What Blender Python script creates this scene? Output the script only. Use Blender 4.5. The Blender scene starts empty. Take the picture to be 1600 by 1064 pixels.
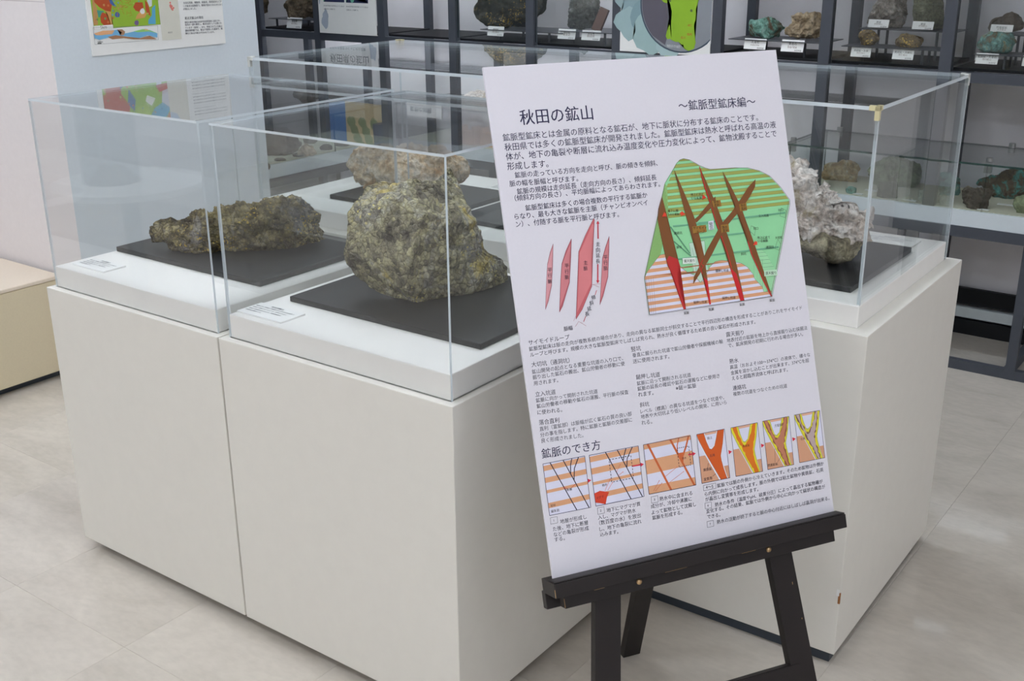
import bpy, bmesh, math, random
from mathutils import Vector, Matrix, Euler, noise
random.seed(7)
S = bpy.context.scene
COL = S.collection
# ------------------------------------------------------------------ camera
F, CAM, EUL = 1755.283, Vector((1.2083, -1.4484, 1.5343)), Euler((1.2238, 0.0068, 0.6348), 'XYZ')
cd = bpy.data.cameras.new('camera'); cam = bpy.data.objects.new('camera', cd); COL.objects.link(cam)
cam.location = CAM; cam.rotation_euler = EUL
cd.sensor_fit = 'HORIZONTAL'; cd.sensor_width = 36; cd.lens = F * 36 / 1600; cd.clip_start = .05
S.camera = cam
RM = EUL.to_matrix()
# ------------------------------------------------------------------ world, exposure
w = bpy.data.worlds.new('room_air'); S.world = w; w.use_nodes = True
w.node_tree.nodes['Background'].inputs[0].default_value = (.8, .86, 1, 1)
w.node_tree.nodes['Background'].inputs[1].default_value = .35
S.view_settings.view_transform = 'Standard'; S.view_settings.look = 'None'
S.view_settings.gamma = 1; S.view_settings.exposure = 0; S.view_settings.use_curve_mapping = False
S.cycles.use_denoising = True
S.cycles.max_bounces = 10; S.cycles.diffuse_bounces = 6; S.cycles.glossy_bounces = 6; S.cycles.transparent_max_bounces = 40
S.cycles.transmission_bounces = 8; S.cycles.caustics_reflective = False; S.cycles.caustics_refractive = False
S.cycles.sample_clamp_indirect = 8
LIGHT_STRENGTH = 25.5
CEIL = 2.8

# ------------------------------------------------------------------ placing helpers: a pixel of the photo seen as a point of the room
def ray(x, y): return RM @ Vector(((x - 800) / F, -(y - 532) / F, -1))
def on_z(x, y, z):
    d = ray(x, y); return CAM + d * ((z - CAM.z) / d.z)
def on_y(x, y, Y):
    d = ray(x, y); return CAM + d * ((Y - CAM.y) / d.y)
def on_x(x, y, X):
    d = ray(x, y); return CAM + d * ((X - CAM.x) / d.x)

# ------------------------------------------------------------------ materials
MATS = {}
def srgb(c):
    return tuple(((v / 255) / 12.92 if v / 255 <= .04045 else ((v / 255 + .055) / 1.055) ** 2.4) for v in c) + (1,)
def newmat(name):
    m = bpy.data.materials.new(name); m.use_nodes = True; MATS[name] = m
    return m, m.node_tree.nodes, m.node_tree.links, m.node_tree.nodes['Principled BSDF']
def noise_node(N, L, scale, detail=4, rough=.55, dist=0, coord='Object', stretch=None):
    tc = N.new('ShaderNodeTexCoord'); n = N.new('ShaderNodeTexNoise')
    n.inputs['Scale'].default_value = scale; n.inputs['Detail'].default_value = detail
    n.inputs['Roughness'].default_value = rough; n.inputs['Distortion'].default_value = dist
    src = tc.outputs[coord]
    if stretch:
        mp = N.new('ShaderNodeMapping'); mp.inputs['Scale'].default_value = stretch; L.new(src, mp.inputs[0]); src = mp.outputs[0]
    L.new(src, n.inputs['Vector']); return n
def plain(name, c, rough=.5, var=.04, bump=0, scale=30, metal=0, spec=.5):
    if name in MATS: return MATS[name]
    m, N, L, P = newmat(name); base = srgb(c)
    n = noise_node(N, L, scale); r = N.new('ShaderNodeValToRGB')
    r.color_ramp.elements[0].position = .3; r.color_ramp.elements[1].position = .7
    r.color_ramp.elements[0].color = tuple(v * (1 - var) for v in base[:3]) + (1,)
    r.color_ramp.elements[1].color = tuple(min(1, v * (1 + var)) for v in base[:3]) + (1,)
    L.new(n.outputs[0], r.inputs[0]); L.new(r.outputs[0], P.inputs['Base Color'])
    P.inputs['Roughness'].default_value = rough; P.inputs['Metallic'].default_value = metal
    P.inputs['Specular IOR Level'].default_value = spec
    if bump:
        b = N.new('ShaderNodeBump'); b.inputs['Strength'].default_value = bump; b.inputs['Distance'].default_value = .002
        L.new(n.outputs[0], b.inputs['Height']); L.new(b.outputs[0], P.inputs['Normal'])
    return m
def ink(c):
    c = tuple(int(v) for v in c); return plain('ink_%d_%d_%d' % c, c, .6, .02, spec=.25)
def ramp(N, stops):
    r = N.new('ShaderNodeValToRGB'); e = r.color_ramp.elements
    while len(e) < len(stops): e.new(.5)
    for k, (p, c) in enumerate(stops): e[k].position = p; e[k].color = srgb(c)
    return r
def rock_mat(name, stops, scale=9, grain=60, bump=.6, glint=None, glint_amount=.0, patch=None, rough=.75, clast=0):
    m, N, L, P = newmat(name)
    n = noise_node(N, L, scale, 8, .68, .6); r = ramp(N, stops); L.new(n.outputs[0], r.inputs[0]); col = r.outputs[0]
    g = noise_node(N, L, grain, 6, .7)
    gr = ramp(N, [(.3, (110, 110, 110)), (.48, (214, 214, 214)), (.62, (255, 255, 255))]); L.new(g.outputs[0], gr.inputs[0])
    mx = N.new('ShaderNodeMix'); mx.data_type = 'RGBA'; mx.blend_type = 'MULTIPLY'; mx.inputs[0].default_value = .8
    L.new(col, mx.inputs[6]); L.new(gr.outputs[0], mx.inputs[7]); col = mx.outputs[2]
    if patch:                                                   # (colour, lower edge, upper edge, noise scale)
        pn = noise_node(N, L, patch[3], 5, .65, 1.0); pr = N.new('ShaderNodeMapRange')
        pr.inputs['From Min'].default_value = patch[1]; pr.inputs['From Max'].default_value = patch[2]
        L.new(pn.outputs[0], pr.inputs['Value'])
        m2 = N.new('ShaderNodeMix'); m2.data_type = 'RGBA'; m2.inputs[7].default_value = srgb(patch[0])
        L.new(pr.outputs[0], m2.inputs[0]); L.new(col, m2.inputs[6]); col = m2.outputs[2]
    hsrc = g.outputs[0]
    if clast:                                                   # rounded fragments set in a darker matrix
        tc = N.new('ShaderNodeTexCoord'); wn = noise_node(N, L, 30, 3, .6); va = N.new('ShaderNodeVectorMath'); va.operation = 'MULTIPLY_ADD'; va.inputs[1].default_value = (.02, .02, .02)
        L.new(wn.outputs[1], va.inputs[0]); L.new(tc.outputs['Object'], va.inputs[2])
        ve = N.new('ShaderNodeTexVoronoi'); ve.feature = 'DISTANCE_TO_EDGE'; ve.inputs['Scale'].default_value = clast; L.new(va.outputs[0], ve.inputs['Vector'])
        vc = N.new('ShaderNodeTexVoronoi'); vc.inputs['Scale'].default_value = clast; L.new(va.outputs[0], vc.inputs['Vector'])
        er = ramp(N, [(.0, (120, 118, 116)), (.05, (190, 188, 184)), (.12, (255, 255, 255))]); L.new(ve.outputs['Distance'], er.inputs[0])
        cr2 = N.new('ShaderNodeSeparateColor'); L.new(vc.outputs['Color'], cr2.inputs[0]); ccr = ramp(N, [(0, (158, 154, 156)), (.4, (212, 210, 204)), (.75, (246, 244, 226)), (1, (255, 252, 232))]); L.new(cr2.outputs[0], ccr.inputs[0])
        for nd, f_ in ((er, .45), (ccr, .8)):
            mm = N.new('ShaderNodeMix'); mm.data_type = 'RGBA'; mm.blend_type = 'MULTIPLY'; mm.inputs[0].default_value = f_
            L.new(col, mm.inputs[6]); L.new(nd.outputs[0], mm.inputs[7]); col = mm.outputs[2]
        am = N.new('ShaderNodeMath'); am.operation = 'ADD'; cl_m = N.new('ShaderNodeMath'); cl_m.operation = 'MINIMUM'; cl_m.inputs[1].default_value = .2
        L.new(ve.outputs['Distance'], cl_m.inputs[0]); m5 = N.new('ShaderNodeMath'); m5.operation = 'MULTIPLY'; m5.inputs[1].default_value = 3; L.new(cl_m.outputs[0], m5.inputs[0])
        L.new(g.outputs[0], am.inputs[0]); L.new(m5.outputs[0], am.inputs[1]); hsrc = am.outputs[0]
    P.inputs['Roughness'].default_value = rough
    if glint:
        tc = N.new('ShaderNodeTexCoord'); v = N.new('ShaderNodeTexVoronoi'); v.inputs['Scale'].default_value = 230
        L.new(tc.outputs['Object'], v.inputs['Vector'])
        big = noise_node(N, L, 7, 4, .7); ml = N.new('ShaderNodeMath'); ml.operation = 'MULTIPLY'
        sep = N.new('ShaderNodeSeparateColor'); L.new(v.outputs['Color'], sep.inputs[0])
        L.new(sep.outputs[0], ml.inputs[0]); L.new(big.outputs[0], ml.inputs[1])
        mr = N.new('ShaderNodeMapRange'); mr.inputs['From Min'].default_value = .52 - glint_amount; mr.inputs['From Max'].default_value = .56 - glint_amount
        L.new(ml.outputs[0], mr.inputs['Value'])
        m3 = N.new('ShaderNodeMix'); m3.data_type = 'RGBA'; m3.inputs[7].default_value = srgb(glint)
        L.new(mr.outputs[0], m3.inputs[0]); L.new(col, m3.inputs[6]); col = m3.outputs[2]
        m4 = N.new('ShaderNodeMath'); m4.operation = 'MULTIPLY'; m4.inputs[1].default_value = .75
        L.new(mr.outputs[0], m4.inputs[0]); L.new(m4.outputs[0], P.inputs['Metallic'])
        rr = N.new('ShaderNodeMapRange'); rr.inputs['To Min'].default_value = rough; rr.inputs['To Max'].default_value = .3
        L.new(mr.outputs[0], rr.inputs['Value']); L.new(rr.outputs[0], P.inputs['Roughness'])
    L.new(col, P.inputs['Base Color'])
    b = N.new('ShaderNodeBump'); b.inputs['Strength'].default_value = bump; b.inputs['Distance'].default_value = .006
    L.new(hsrc, b.inputs['Height']); L.new(b.outputs[0], P.inputs['Normal'])
    return m
def glass_mat(name, tint, f0=.04, rough=.0):                    # thin pane: clear, with the reflection of a dielectric by angle
    m = bpy.data.materials.new(name); m.use_nodes = True; MATS[name] = m
    N, L = m.node_tree.nodes, m.node_tree.links; N.clear()
    o = N.new('ShaderNodeOutputMaterial'); t = N.new('ShaderNodeBsdfTransparent'); g = N.new('ShaderNodeBsdfGlossy')
    t.inputs[0].default_value = tint; g.inputs['Roughness'].default_value = rough
    lw = N.new('ShaderNodeLayerWeight'); lw.inputs['Blend'].default_value = .5
    pw = N.new('ShaderNodeMath'); pw.operation = 'POWER'; pw.inputs[1].default_value = 5; L.new(lw.outputs['Facing'], pw.inputs[0])
    mr = N.new('ShaderNodeMapRange'); mr.inputs['To Min'].default_value = f0; mr.inputs['To Max'].default_value = 1
    L.new(pw.outputs[0], mr.inputs['Value'])
    mx = N.new('ShaderNodeMixShader'); L.new(mr.outputs[0], mx.inputs[0]); L.new(t.outputs[0], mx.inputs[1]); L.new(g.outputs[0], mx.inputs[2])
    L.new(mx.outputs[0], o.inputs[0]); return m
def edge_mat(name, c, trans=.35):
    m = bpy.data.materials.new(name); m.use_nodes = True; MATS[name] = m
    N, L = m.node_tree.nodes, m.node_tree.links; P = N['Principled BSDF']
    P.inputs['Base Color'].default_value = srgb(c); P.inputs['Roughness'].default_value = .25
    o = N['Material Output']; t = N.new('ShaderNodeBsdfTransparent'); mx = N.new('ShaderNodeMixShader'); mx.inputs[0].default_value = trans
    n = noise_node(N, L, 120); b = N.new('ShaderNodeBump'); b.inputs['Strength'].default_value = .3; b.inputs['Distance'].default_value = .001
    L.new(n.outputs[0], b.inputs['Height']); L.new(b.outputs[0], P.inputs['Normal'])
    L.new(P.outputs[0], mx.inputs[1]); L.new(t.outputs[0], mx.inputs[2]); L.new(mx.outputs[0], o.inputs[0]); return m
def emit_mat(name, c, s):
    m = bpy.data.materials.new(name); m.use_nodes = True; N, L = m.node_tree.nodes, m.node_tree.links
    e = N.new('ShaderNodeEmission'); e.inputs[0].default_value = c; e.inputs[1].default_value = s
    L.new(e.outputs[0], N['Material Output'].inputs[0]); return m

def floor_mat():
    m, N, L, P = newmat('waxed_vinyl_tile')
    tc = N.new('ShaderNodeTexCoord'); oi = N.new('ShaderNodeObjectInfo'); ad = N.new('ShaderNodeVectorMath'); ad.operation = 'ADD'
    mu = N.new('ShaderNodeMath'); mu.operation = 'MULTIPLY'; mu.inputs[1].default_value = 40; L.new(oi.outputs['Random'], mu.inputs[0])
    L.new(tc.outputs['Object'], ad.inputs[0]); L.new(mu.outputs[0], ad.inputs[1])
    mp = N.new('ShaderNodeMapping'); mp.inputs['Scale'].default_value = (1.0, 1.9, 1); mp.inputs['Rotation'].default_value = (0, 0, .25)
    L.new(ad.outputs[0], mp.inputs[0])
    n = N.new('ShaderNodeTexNoise'); n.inputs['Scale'].default_value = 3.2; n.inputs['Detail'].default_value = 8; n.inputs['Roughness'].default_value = .58; n.inputs['Distortion'].default_value = .8
    L.new(mp.outputs[0], n.inputs['Vector'])
    r = ramp(N, [(.25, (186, 177, 165)), (.45, (197, 189, 178)), (.6, (203, 195, 184)), (.78, (212, 204, 192))]); L.new(n.outputs[0], r.inputs[0])
    n2 = N.new('ShaderNodeTexNoise'); n2.inputs['Scale'].default_value = 34; n2.inputs['Detail'].default_value = 4; L.new(mp.outputs[0], n2.inputs['Vector'])
    r2 = ramp(N, [(.35, (222, 222, 222)), (.62, (255, 255, 255))]); L.new(n2.outputs[0], r2.inputs[0])
    mx = N.new('ShaderNodeMix'); mx.data_type = 'RGBA'; mx.blend_type = 'MULTIPLY'; mx.inputs[0].default_value = .22
    L.new(r.outputs[0], mx.inputs[6]); L.new(r2.outputs[0], mx.inputs[7]); L.new(mx.outputs[2], P.inputs['Base Color'])
    P.inputs['Roughness'].default_value = .035; P.inputs['Specular IOR Level'].default_value = .5
    w1 = noise_node(N, L, 14, 6, .6, 0); b = N.new('ShaderNodeBump'); b.inputs['Strength'].default_value = .06; b.inputs['Distance'].default_value = .002
    L.new(w1.outputs[0], b.inputs['Height']); L.new(b.outputs[0], P.inputs['Normal'])
    return m
M_FLOOR = floor_mat()
M_WALL = plain('white_wall_paint', (226, 221, 222), .75, .015, .1, 60)
M_BLUE = plain('pale_blue_wall_cloth', (216, 224, 231), .8, .015, .15, 90)
M_BACK = plain('grey_back_wall', (226, 224, 228), .8, .03, .1, 8)
M_CEIL = plain('ceiling_board', (235, 235, 232), .9, .03, .2, 50)
M_PED = plain('pedestal_laminate', (230, 227, 219), .45, .012, .05, 25)
M_PLAT = plain('white_platform', (243, 241, 237), .5, .01)
M_KICK = plain('dark_grey_kick', (58, 66, 76), .5, .05)
M_FRAME = plain('charcoal_steel', (68, 72, 81), .45, .05)
M_DECK = plain('black_deck', (24, 25, 28), .6, .1, spec=.25)
M_BOARD = plain('black_display_board', (38, 39, 41), .42, .1, .1, 80)
M_STAND = plain('grey_metal_stand', (66, 68, 74), .4, .06)
M_SAND = plain('cream_display_base', (208, 204, 184), .85, .05, .3, 120)
M_LIP = plain('pale_display_lip', (205, 214, 220), .5, .02)
M_PAPER = plain('white_paper', (240, 240, 238), .6, .01)
M_SIGN = plain('white_foam_board', (225, 222, 230), .55, .008, .05, 200)
M_WOOD = plain('dark_brown_wood', (22, 14, 14), .5, .15, .15, 25)
M_WORN = plain('bare_worn_wood', (176, 140, 96), .7, .15)
M_BRASS = plain('brass', (190, 160, 120), .3, .05, metal=.85)
M_STEEL = plain('brushed_steel', (170, 172, 174), .3, .05, metal=.9)
M_BENCH = plain('cream_vinyl', (226, 212, 194), .5, .02, .2, 150)
M_BENCHS = plain('beige_vinyl_side', (216, 203, 174), .5, .02, .2, 150)
M_YEL = plain('yellowed_plastic', (214, 204, 160), .4, .06)
M_CLIP = plain('cloudy_plastic', (212, 214, 210), .4, .06)
M_ACR = glass_mat('clear_acrylic', (.985, .99, .99, 1), .045)
M_GLS = glass_mat('clear_glass', (.975, .985, .983, 1), .045)
M_GRN = glass_mat('green_shelf_glass', (.965, .985, .98, 1), .04)
M_AEDGE = edge_mat('acrylic_edge', (226, 236, 242), .22)
M_GEDGE = edge_mat('glass_edge_green', (36, 66, 60), .1)
M_WOODRED = plain('red_brown_wood', (96, 66, 56), .5, .1)
M_CHIP = plain('chipboard', (150, 98, 52), .8, .2)

# ------------------------------------------------------------------ object helpers
def link(o, parent=None):
    COL.objects.link(o)
    if parent: o.parent = parent
    return o
def obj(name, bm, mats, parent=None, smooth=False):
    me = bpy.data.meshes.new(name); bm.normal_update(); bm.to_mesh(me); bm.free()
    for m in (mats if isinstance(mats, (list, tuple)) else [mats]): me.materials.append(m)
    if smooth:
        for p in me.polygons: p.use_smooth = True
    return link(bpy.data.objects.new(name, me), parent)
def tag(o, label, cat, group=None):
    o['label'] = label; o['category'] = cat
    if group: o['group'] = group
    return o
def thing(name, label, cat, loc=(0, 0, 0), group=None):
    o = bpy.data.objects.new(name, None); o.empty_display_size = .05; COL.objects.link(o); o.location = loc
    return tag(o, label, cat, group)
def struct(o): o['kind'] = 'structure'; return o
def box(bm, x0, x1, y0, y1, z0, z1, mat=0, M=None):
    vs = [bm.verts.new(((M @ Vector(p)) if M else Vector(p))) for p in ((x0, y0, z0), (x1, y0, z0), (x1, y1, z0), (x0, y1, z0), (x0, y0, z1), (x1, y0, z1), (x1, y1, z1), (x0, y1, z1))]
    fs = [bm.faces.new([vs[i] for i in q]) for q in ((0, 3, 2, 1), (4, 5, 6, 7), (0, 1, 5, 4), (1, 2, 6, 5), (2, 3, 7, 6), (3, 0, 4, 7))]
    for f in fs: f.material_index = mat
    return fs
def boxo(name, dims, m, parent=None, bev=0, M=None, seg=2):
    bm = bmesh.new(); box(bm, *dims, M=M)
    if bev: bmesh.ops.bevel(bm, geom=bm.edges[:] , offset=bev, segments=seg, profile=.6, affect='EDGES')
    return obj(name, bm, m, parent)
def pane(name, dims, parent, m_face=None, m_edge=None):          # a clear sheet: broad faces clear, narrow edges of their own look
    bm = bmesh.new(); fs = box(bm, *dims)
    d = (dims[1] - dims[0], dims[3] - dims[2], dims[5] - dims[4]); thin = d.index(min(d))
    for f, ax in zip(fs, (2, 2, 1, 0, 1, 0)): f.material_index = 0 if ax == thin else 1
    return obj(name, bm, [m_face or M_ACR, m_edge or M_AEDGE], parent)
def beam(bm, a, b, wid, dep, side, mat=0):                       # bar of rectangular section from a to b; side = width direction
    a, b = Vector(a), Vector(b); t = (b - a).normalized(); s = Vector(side); s = (s - t * s.dot(t)).normalized(); n = t.cross(s)
    c = [(-1, -1), (1, -1), (1, 1), (-1, 1)]
    v = [bm.verts.new(p + s * (i * wid / 2) + n * (j * dep / 2)) for p in (a, b) for i, j in c]
    for q in ((0, 1, 2, 3), (7, 6, 5, 4), (0, 4, 5, 1), (1, 5, 6, 2), (2, 6, 7, 3), (3, 7, 4, 0)):
        bm.faces.new([v[i] for i in q]).material_index = mat
    bmesh.ops.recalc_face_normals(bm, faces=bm.faces[:])
def beamo(name, a, b, wid, dep, side, m, parent, bev=.0015):
    bm = bmesh.new(); beam(bm, a, b, wid, dep, side)
    if bev: bmesh.ops.bevel(bm, geom=bm.edges[:], offset=bev, segments=2, affect='EDGES')
    return obj(name, bm, m, parent)

# ------------------------------------------------------------------ flat print: coloured shapes and lettering on a flat board
class Print:
    def __init__(s, frame):                                      # frame(u, v, lift) -> point of the room
        s.f = frame; s.bm = bmesh.new(); s.mats = []; s.k = 0
    def mi(s, c):
        m = ink(c)
        if m not in s.mats: s.mats.append(m)
        return s.mats.index(m)
    def poly(s, pts, c, lift=None):
        if len(pts) < 3: return
        s.k += 1; l = (s.k * .000012 + .0002) if lift is None else lift
        try:
            vs = [s.bm.verts.new(s.f(p[0], p[1], l)) for p in pts]; f = s.bm.faces.new(vs); f.material_index = s.mi(c)
            if len(vs) > 4:
                bmesh.ops.triangulate(s.bm, faces=[f], ngon_method='EAR_CLIP')
        except ValueError: pass
    def line(s, a, b, w, c):
        a, b = Vector(a), Vector(b); d = b - a
        if d.length < 1e-6: return
        n = Vector((-d.y, d.x)).normalized() * w / 2
        s.poly([a + n, a - n, b - n, b + n], c)
    def path(s, pts, w, c, closed=False):
        q = list(pts) + ([pts[0]] if closed else [])
        for a, b in zip(q, q[1:]): s.line(a, b, w, c)
    def dash(s, a, b, w, c, n=6):
        a, b = Vector(a), Vector(b)
        for i in range(n): s.line(a.lerp(b, i / n), a.lerp(b, (i + .6) / n), w, c)
    def arrow(s, a, b, w, c):
        a, b = Vector(a), Vector(b); d = (b - a).normalized(); n = Vector((-d.y, d.x)); h = w * 2.6
        s.line(a, b - d * h, w, c); s.poly([b, b - d * h + n * h * .55, b - d * h - n * h * .55], c)
    def text(s, t, a, b, c=(45, 45, 70), bold=0, h=None):        # set from a to b along its middle line
        a, b = Vector(a), Vector(b)
        cu = bpy.data.curves.new('t', 'FONT'); cu.body = t; cu.size = 1; cu.resolution_u = 2; cu.fill_mode = 'BOTH'
        ob = bpy.data.objects.new('t', cu); me = bpy.data.meshes.new_from_object(ob)
        bpy.data.objects.remove(ob); bpy.data.curves.remove(cu)
        if not len(me.vertices): return
        xs = [v.co.x for v in me.vertices]; x0, x1 = min(xs), max(xs)
        x0 -= max(0, .5 - (x1 - x0)) / 2; d = b - a; sc = d.length / max(x1 - x0, .5); sy = sc if h is None else h; e = d.normalized(); n = Vector((-e.y, e.x)); mid = .36
        s.k += 1; l = s.k * .000012 + .0002; idx = s.mi(c)
        vs = [s.bm.verts.new(s.f(*(a + e * ((v.co.x - x0) * sc) + n * ((v.co.y - mid) * sy)), l)) for v in me.vertices]
        for p in me.polygons:
            try: s.bm.faces.new([vs[i] for i in p.vertices]).material_index = idx
            except ValueError: pass
        bpy.data.meshes.remove(me)
        if bold and bold > 0: s.text(t, a + e * bold * .9 * sc, b + e * bold * .9 * sc, c, -bold)
        elif bold < 0: pass
    def done(s, name, parent):
        return obj(name, s.bm, s.mats, parent)
def clip(poly, n, d):                                            # keep the side n.p <= d
    out = []
    for i in range(len(poly)):
        p, q = Vector(poly[i]), Vector(poly[(i + 1) % len(poly)]); a, b = n.dot(p) - d, n.dot(q) - d
        if a <= 0: out.append(p)
        if (a < 0 < b) or (b < 0 < a): out.append(p.lerp(q, a / (a - b)))
    return out
def band(poly, n, d0, d1): return clip(clip(poly, n, d1), -n, -d0)

# ------------------------------------------------------------------ rocks: an outline with real depth, rough all over
def fbm(p, o=5, h=.9): return noise.fractal(p, h, 2.1, o)
def rock(name, label, outline, centre_depth, thick, base, mat, sub=5, rough=.012, freq=9, facet=.0, seed=0, cat='rock', group=None, spike=0, parts=None, flat=.55, parent=None, cuts=0):
    cx = sum(p[0] for p in outline) / len(outline); cy = sum(p[1] for p in outline) / len(outline)
    C = centre_depth(cx, cy); d = (C - CAM); dist = d.length; e3 = d.normalized()
    e1 = Vector((e3.y, -e3.x, 0)).normalized(); e2 = e1.cross(e3)
    fw = -(RM.transposed() @ d).z
    P = []
    for x, y in outline:
        r = ray(x, y); t = d.dot(e3) / r.dot(e3); q = CAM + r * t - C; P.append(Vector((q.dot(e1), q.dot(e2))))
    if sum(P[i].x * P[i - 1].y - P[i - 1].x * P[i].y for i in range(len(P))) > 0: P = P[::-1]
    def R(th):
        dr = Vector((math.cos(th), math.sin(th))); best = 0
        for i in range(len(P)):
            a, b = P[i], P[(i + 1) % len(P)]; s = b - a; den = dr.x * s.y - dr.y * s.x
            if abs(den) < 1e-12: continue
            t = (a.x * s.y - a.y * s.x) / den; u = (a.x * dr.y - a.y * dr.x) / den
            if t > 0 and -1e-6 <= u <= 1 + 1e-6: best = max(best, t)
        return best
    tab = [R(i * 2 * math.pi / 360) for i in range(360)]
    bm = bmesh.new(); bmesh.ops.create_icosphere(bm, subdivisions=sub, radius=1)
    off = Vector((seed * 3.7, seed * 1.3, seed * 2.1))
    down = Vector((0, 0, 0))
    for v in bm.verts:
        p = v.co; rho = min(1, math.hypot(p.x, p.y)); th = math.atan2(p.y, p.x) % (2 * math.pi)
        k = th / (2 * math.pi) * 360; i = int(k) % 360; rr = tab[i] * (1 - (k - int(k))) + tab[(i + 1) % 360] * (k - int(k))
        g = rho ** flat if rho > 0 else 0
        a = Vector((math.cos(th), math.sin(th))) * rr * g
        # thickness falls off where the outline is narrow
        w_ = C + e1 * a.x + e2 * a.y + e3 * (p.z * thick * (.85 + .25 * noise.noise(Vector((a.x, a.y, 0)) * 6 + off)))
        v.co = w_
    rc = random.Random(seed + 100)
    for _ in range(cuts):
        n_ = (e1 * rc.uniform(-1, 1) + e2 * rc.uniform(-.8, 1) - e3 * rc.uniform(.5, 1.2)).normalized()
        pr_ = sorted(v.co.dot(n_) for v in bm.verts); dd = pr_[int(len(pr_) * rc.uniform(.84, .96))]; ne = max(.25, -n_.dot(e3))
        for v in bm.verts:
            k_ = v.co.dot(n_) - dd
            if k_ > 0: v.co += e3 * min(k_ / ne * .93, thick * .8)
    bm.normal_update(); moves = []
    for v in bm.verts:
        q = v.co * freq + off
        dsp = rough * fbm(q) + rough * .35 * fbm(q * 4, 3)
        if facet:
            vo = noise.voronoi(v.co * freq * .8 + off)[0]; dsp += facet * (vo[1] - vo[0]) - facet * .4
        if spike: 
            vo = noise.voronoi(v.co * 42 + off)[0]; dsp += spike * (.5 - vo[0])
        moves.append(v.normal * dsp)
    for v, m_ in zip(bm.verts, moves):
        v.co += m_
        if v.co.z < base: v.co.z = base + .0004 * random.random()
    bm.transform(Matrix.Translation(-Vector((C.x, C.y, base))))
    o = obj(name, bm, mat, parent, smooth=not facet or True); o.location = (C.x, C.y, base)
    if label: tag(o, label, cat, group)
    return o
def dplane(Y): return lambda x, y: on_y(x, y, Y)
def scr(pts, ox, oy, k): return [(ox + a / k, oy + b / k) for a, b in pts]
def blob(x0, x1, y0, y1, n=14, seed=0, var=.12, sq=.8):
    r = random.Random(seed); out = []
    for i in range(n):
        t = 2 * math.pi * i / n; c, s = math.cos(t), math.sin(t); k = 1 + r.uniform(-var, var)
        c = math.copysign(abs(c) ** sq, c); s = math.copysign(abs(s) ** sq, s)
        out.append(((x0 + x1) / 2 + c * k * (x1 - x0) / 2, (y0 + y1) / 2 + s * k * (y1 - y0) / 2))
    return out

# ================================================================== SETTING
T = .445; X0, Y0 = .52, 1.114
struct(boxo('floor', (-5, 4.5, -5, 3.4, -.12, -.0012), M_FLOOR)); FLOOR = bpy.data.objects['floor']
bm = bmesh.new(); box(bm, -T / 2 + .0002, T / 2 - .0002, -T / 2 + .0002, T / 2 - .0002, -.0012, 0)
bmesh.ops.bevel(bm, geom=[e for e in bm.edges if all(v.co.z > -.0005 for v in e.verts)], offset=.0003, segments=1, affect='EDGES')
tile = obj('floor_tile', bm, M_FLOOR, FLOOR)
first = True
for i in range(-9, 3):
    for j in range(-5, 5):
        o = tile if first else link(tile.copy(), FLOOR); first = False
        o.location = (X0 + (i + .5) * T, Y0 + (j + .5) * T, 0)
struct(boxo('ceiling', (-5, 4.5, -5, 3.4, CEIL + .02, CEIL + .15), M_CEIL))
struct(boxo('wall_back', (-5, 4.5, 3.14, 3.3, 0, CEIL + .02), M_BACK))
struct(boxo('wall_right', (4.4, 4.6, -5, 3.4, 0, CEIL + .02), M_WALL))
struct(boxo('wall_front', (-5, 4.5, -5.1, -5, 0, CEIL + .02), M_WALL))
struct(boxo('wall_far_left', (-5.1, -5, -5, 3.4, 0, CEIL + .02), M_WALL))
bm = bmesh.new(); fs = box(bm, -4.99, -2.3115, .74, 1.636, 0, CEIL + .02)
fs[3].material_index = 1; fs[4].material_index = 1
wl = struct(obj('wall_left', bm, [M_WALL, M_BLUE]))
# white wall: thin joint between its two board courses
struct(boxo('trim_1', (-4.99, -2.3125, .7392, .7402, 1.334, 1.336), plain('joint_line', (188, 182, 186), .8)))

# ceiling lights; back row and far right pair added to brighten shelves and pedestal
M_LAMP = emit_mat('lamp_diffuser', (.90, .97, 1.06, 1), LIGHT_STRENGTH)
M_LFRAME = plain('lamp_housing', (225, 225, 225), .4)
lamp = None
for i, lx in enumerate((-3.9, -2.2, -.5, 1.2, 2.9, 4.0)):
    for j, ly in enumerate((-2.93, -1.45, .03, 1.5, 2.3)):
        if (lx > 3 and ly > 0) or (ly > .5 and lx < -2.4) or (lx > 2 and ly > .5) or (lx > 1 and ly > 1): continue
        if lamp is None:
            lamp = thing('ceiling_light', 'rectangular white fluorescent panel light set in the ceiling', 'light', (lx, ly, CEIL), 'ceiling lights in rows')
            bm = bmesh.new()
            for d in ((-.28, .28, -.15, -.125), (-.28, .28, .125, .15), (-.28, -.255, -.125, .125), (.255, .28, -.125, .125)): box(bm, *d, -.015, .02)
            obj('lamp_frame', bm, M_LFRAME, lamp)
            boxo('diffuser', (-.255, .255, -.125, .125, -.006, .01), M_LAMP, lamp)
        else:
            q = link(lamp.copy()); q.location = (lx, ly, CEIL)
            for ch in lamp.children: link(ch.copy(), q)

# ================================================================== BENCH
be = thing('bench', 'low cream vinyl box bench against the white wall', 'bench', (-2.9, .4, 0))
def rel(root, d): return (d[0] - root.location.x, d[1] - root.location.x, d[2] - root.location.y, d[3] - root.location.y, d[4], d[5])
boxo('seat_cushion', rel(be, (-3.9, -2.43, .12, .725, .372, .386)), M_BENCH, be, .004)
boxo('base', rel(be, (-3.9, -2.432, .122, .723, .03, .3715)), M_BENCHS, be, .006)
boxo('recessed_foot', rel(be, (-3.85, -2.47, .17, .70, 0, .03)), M_KICK, be)

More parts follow.
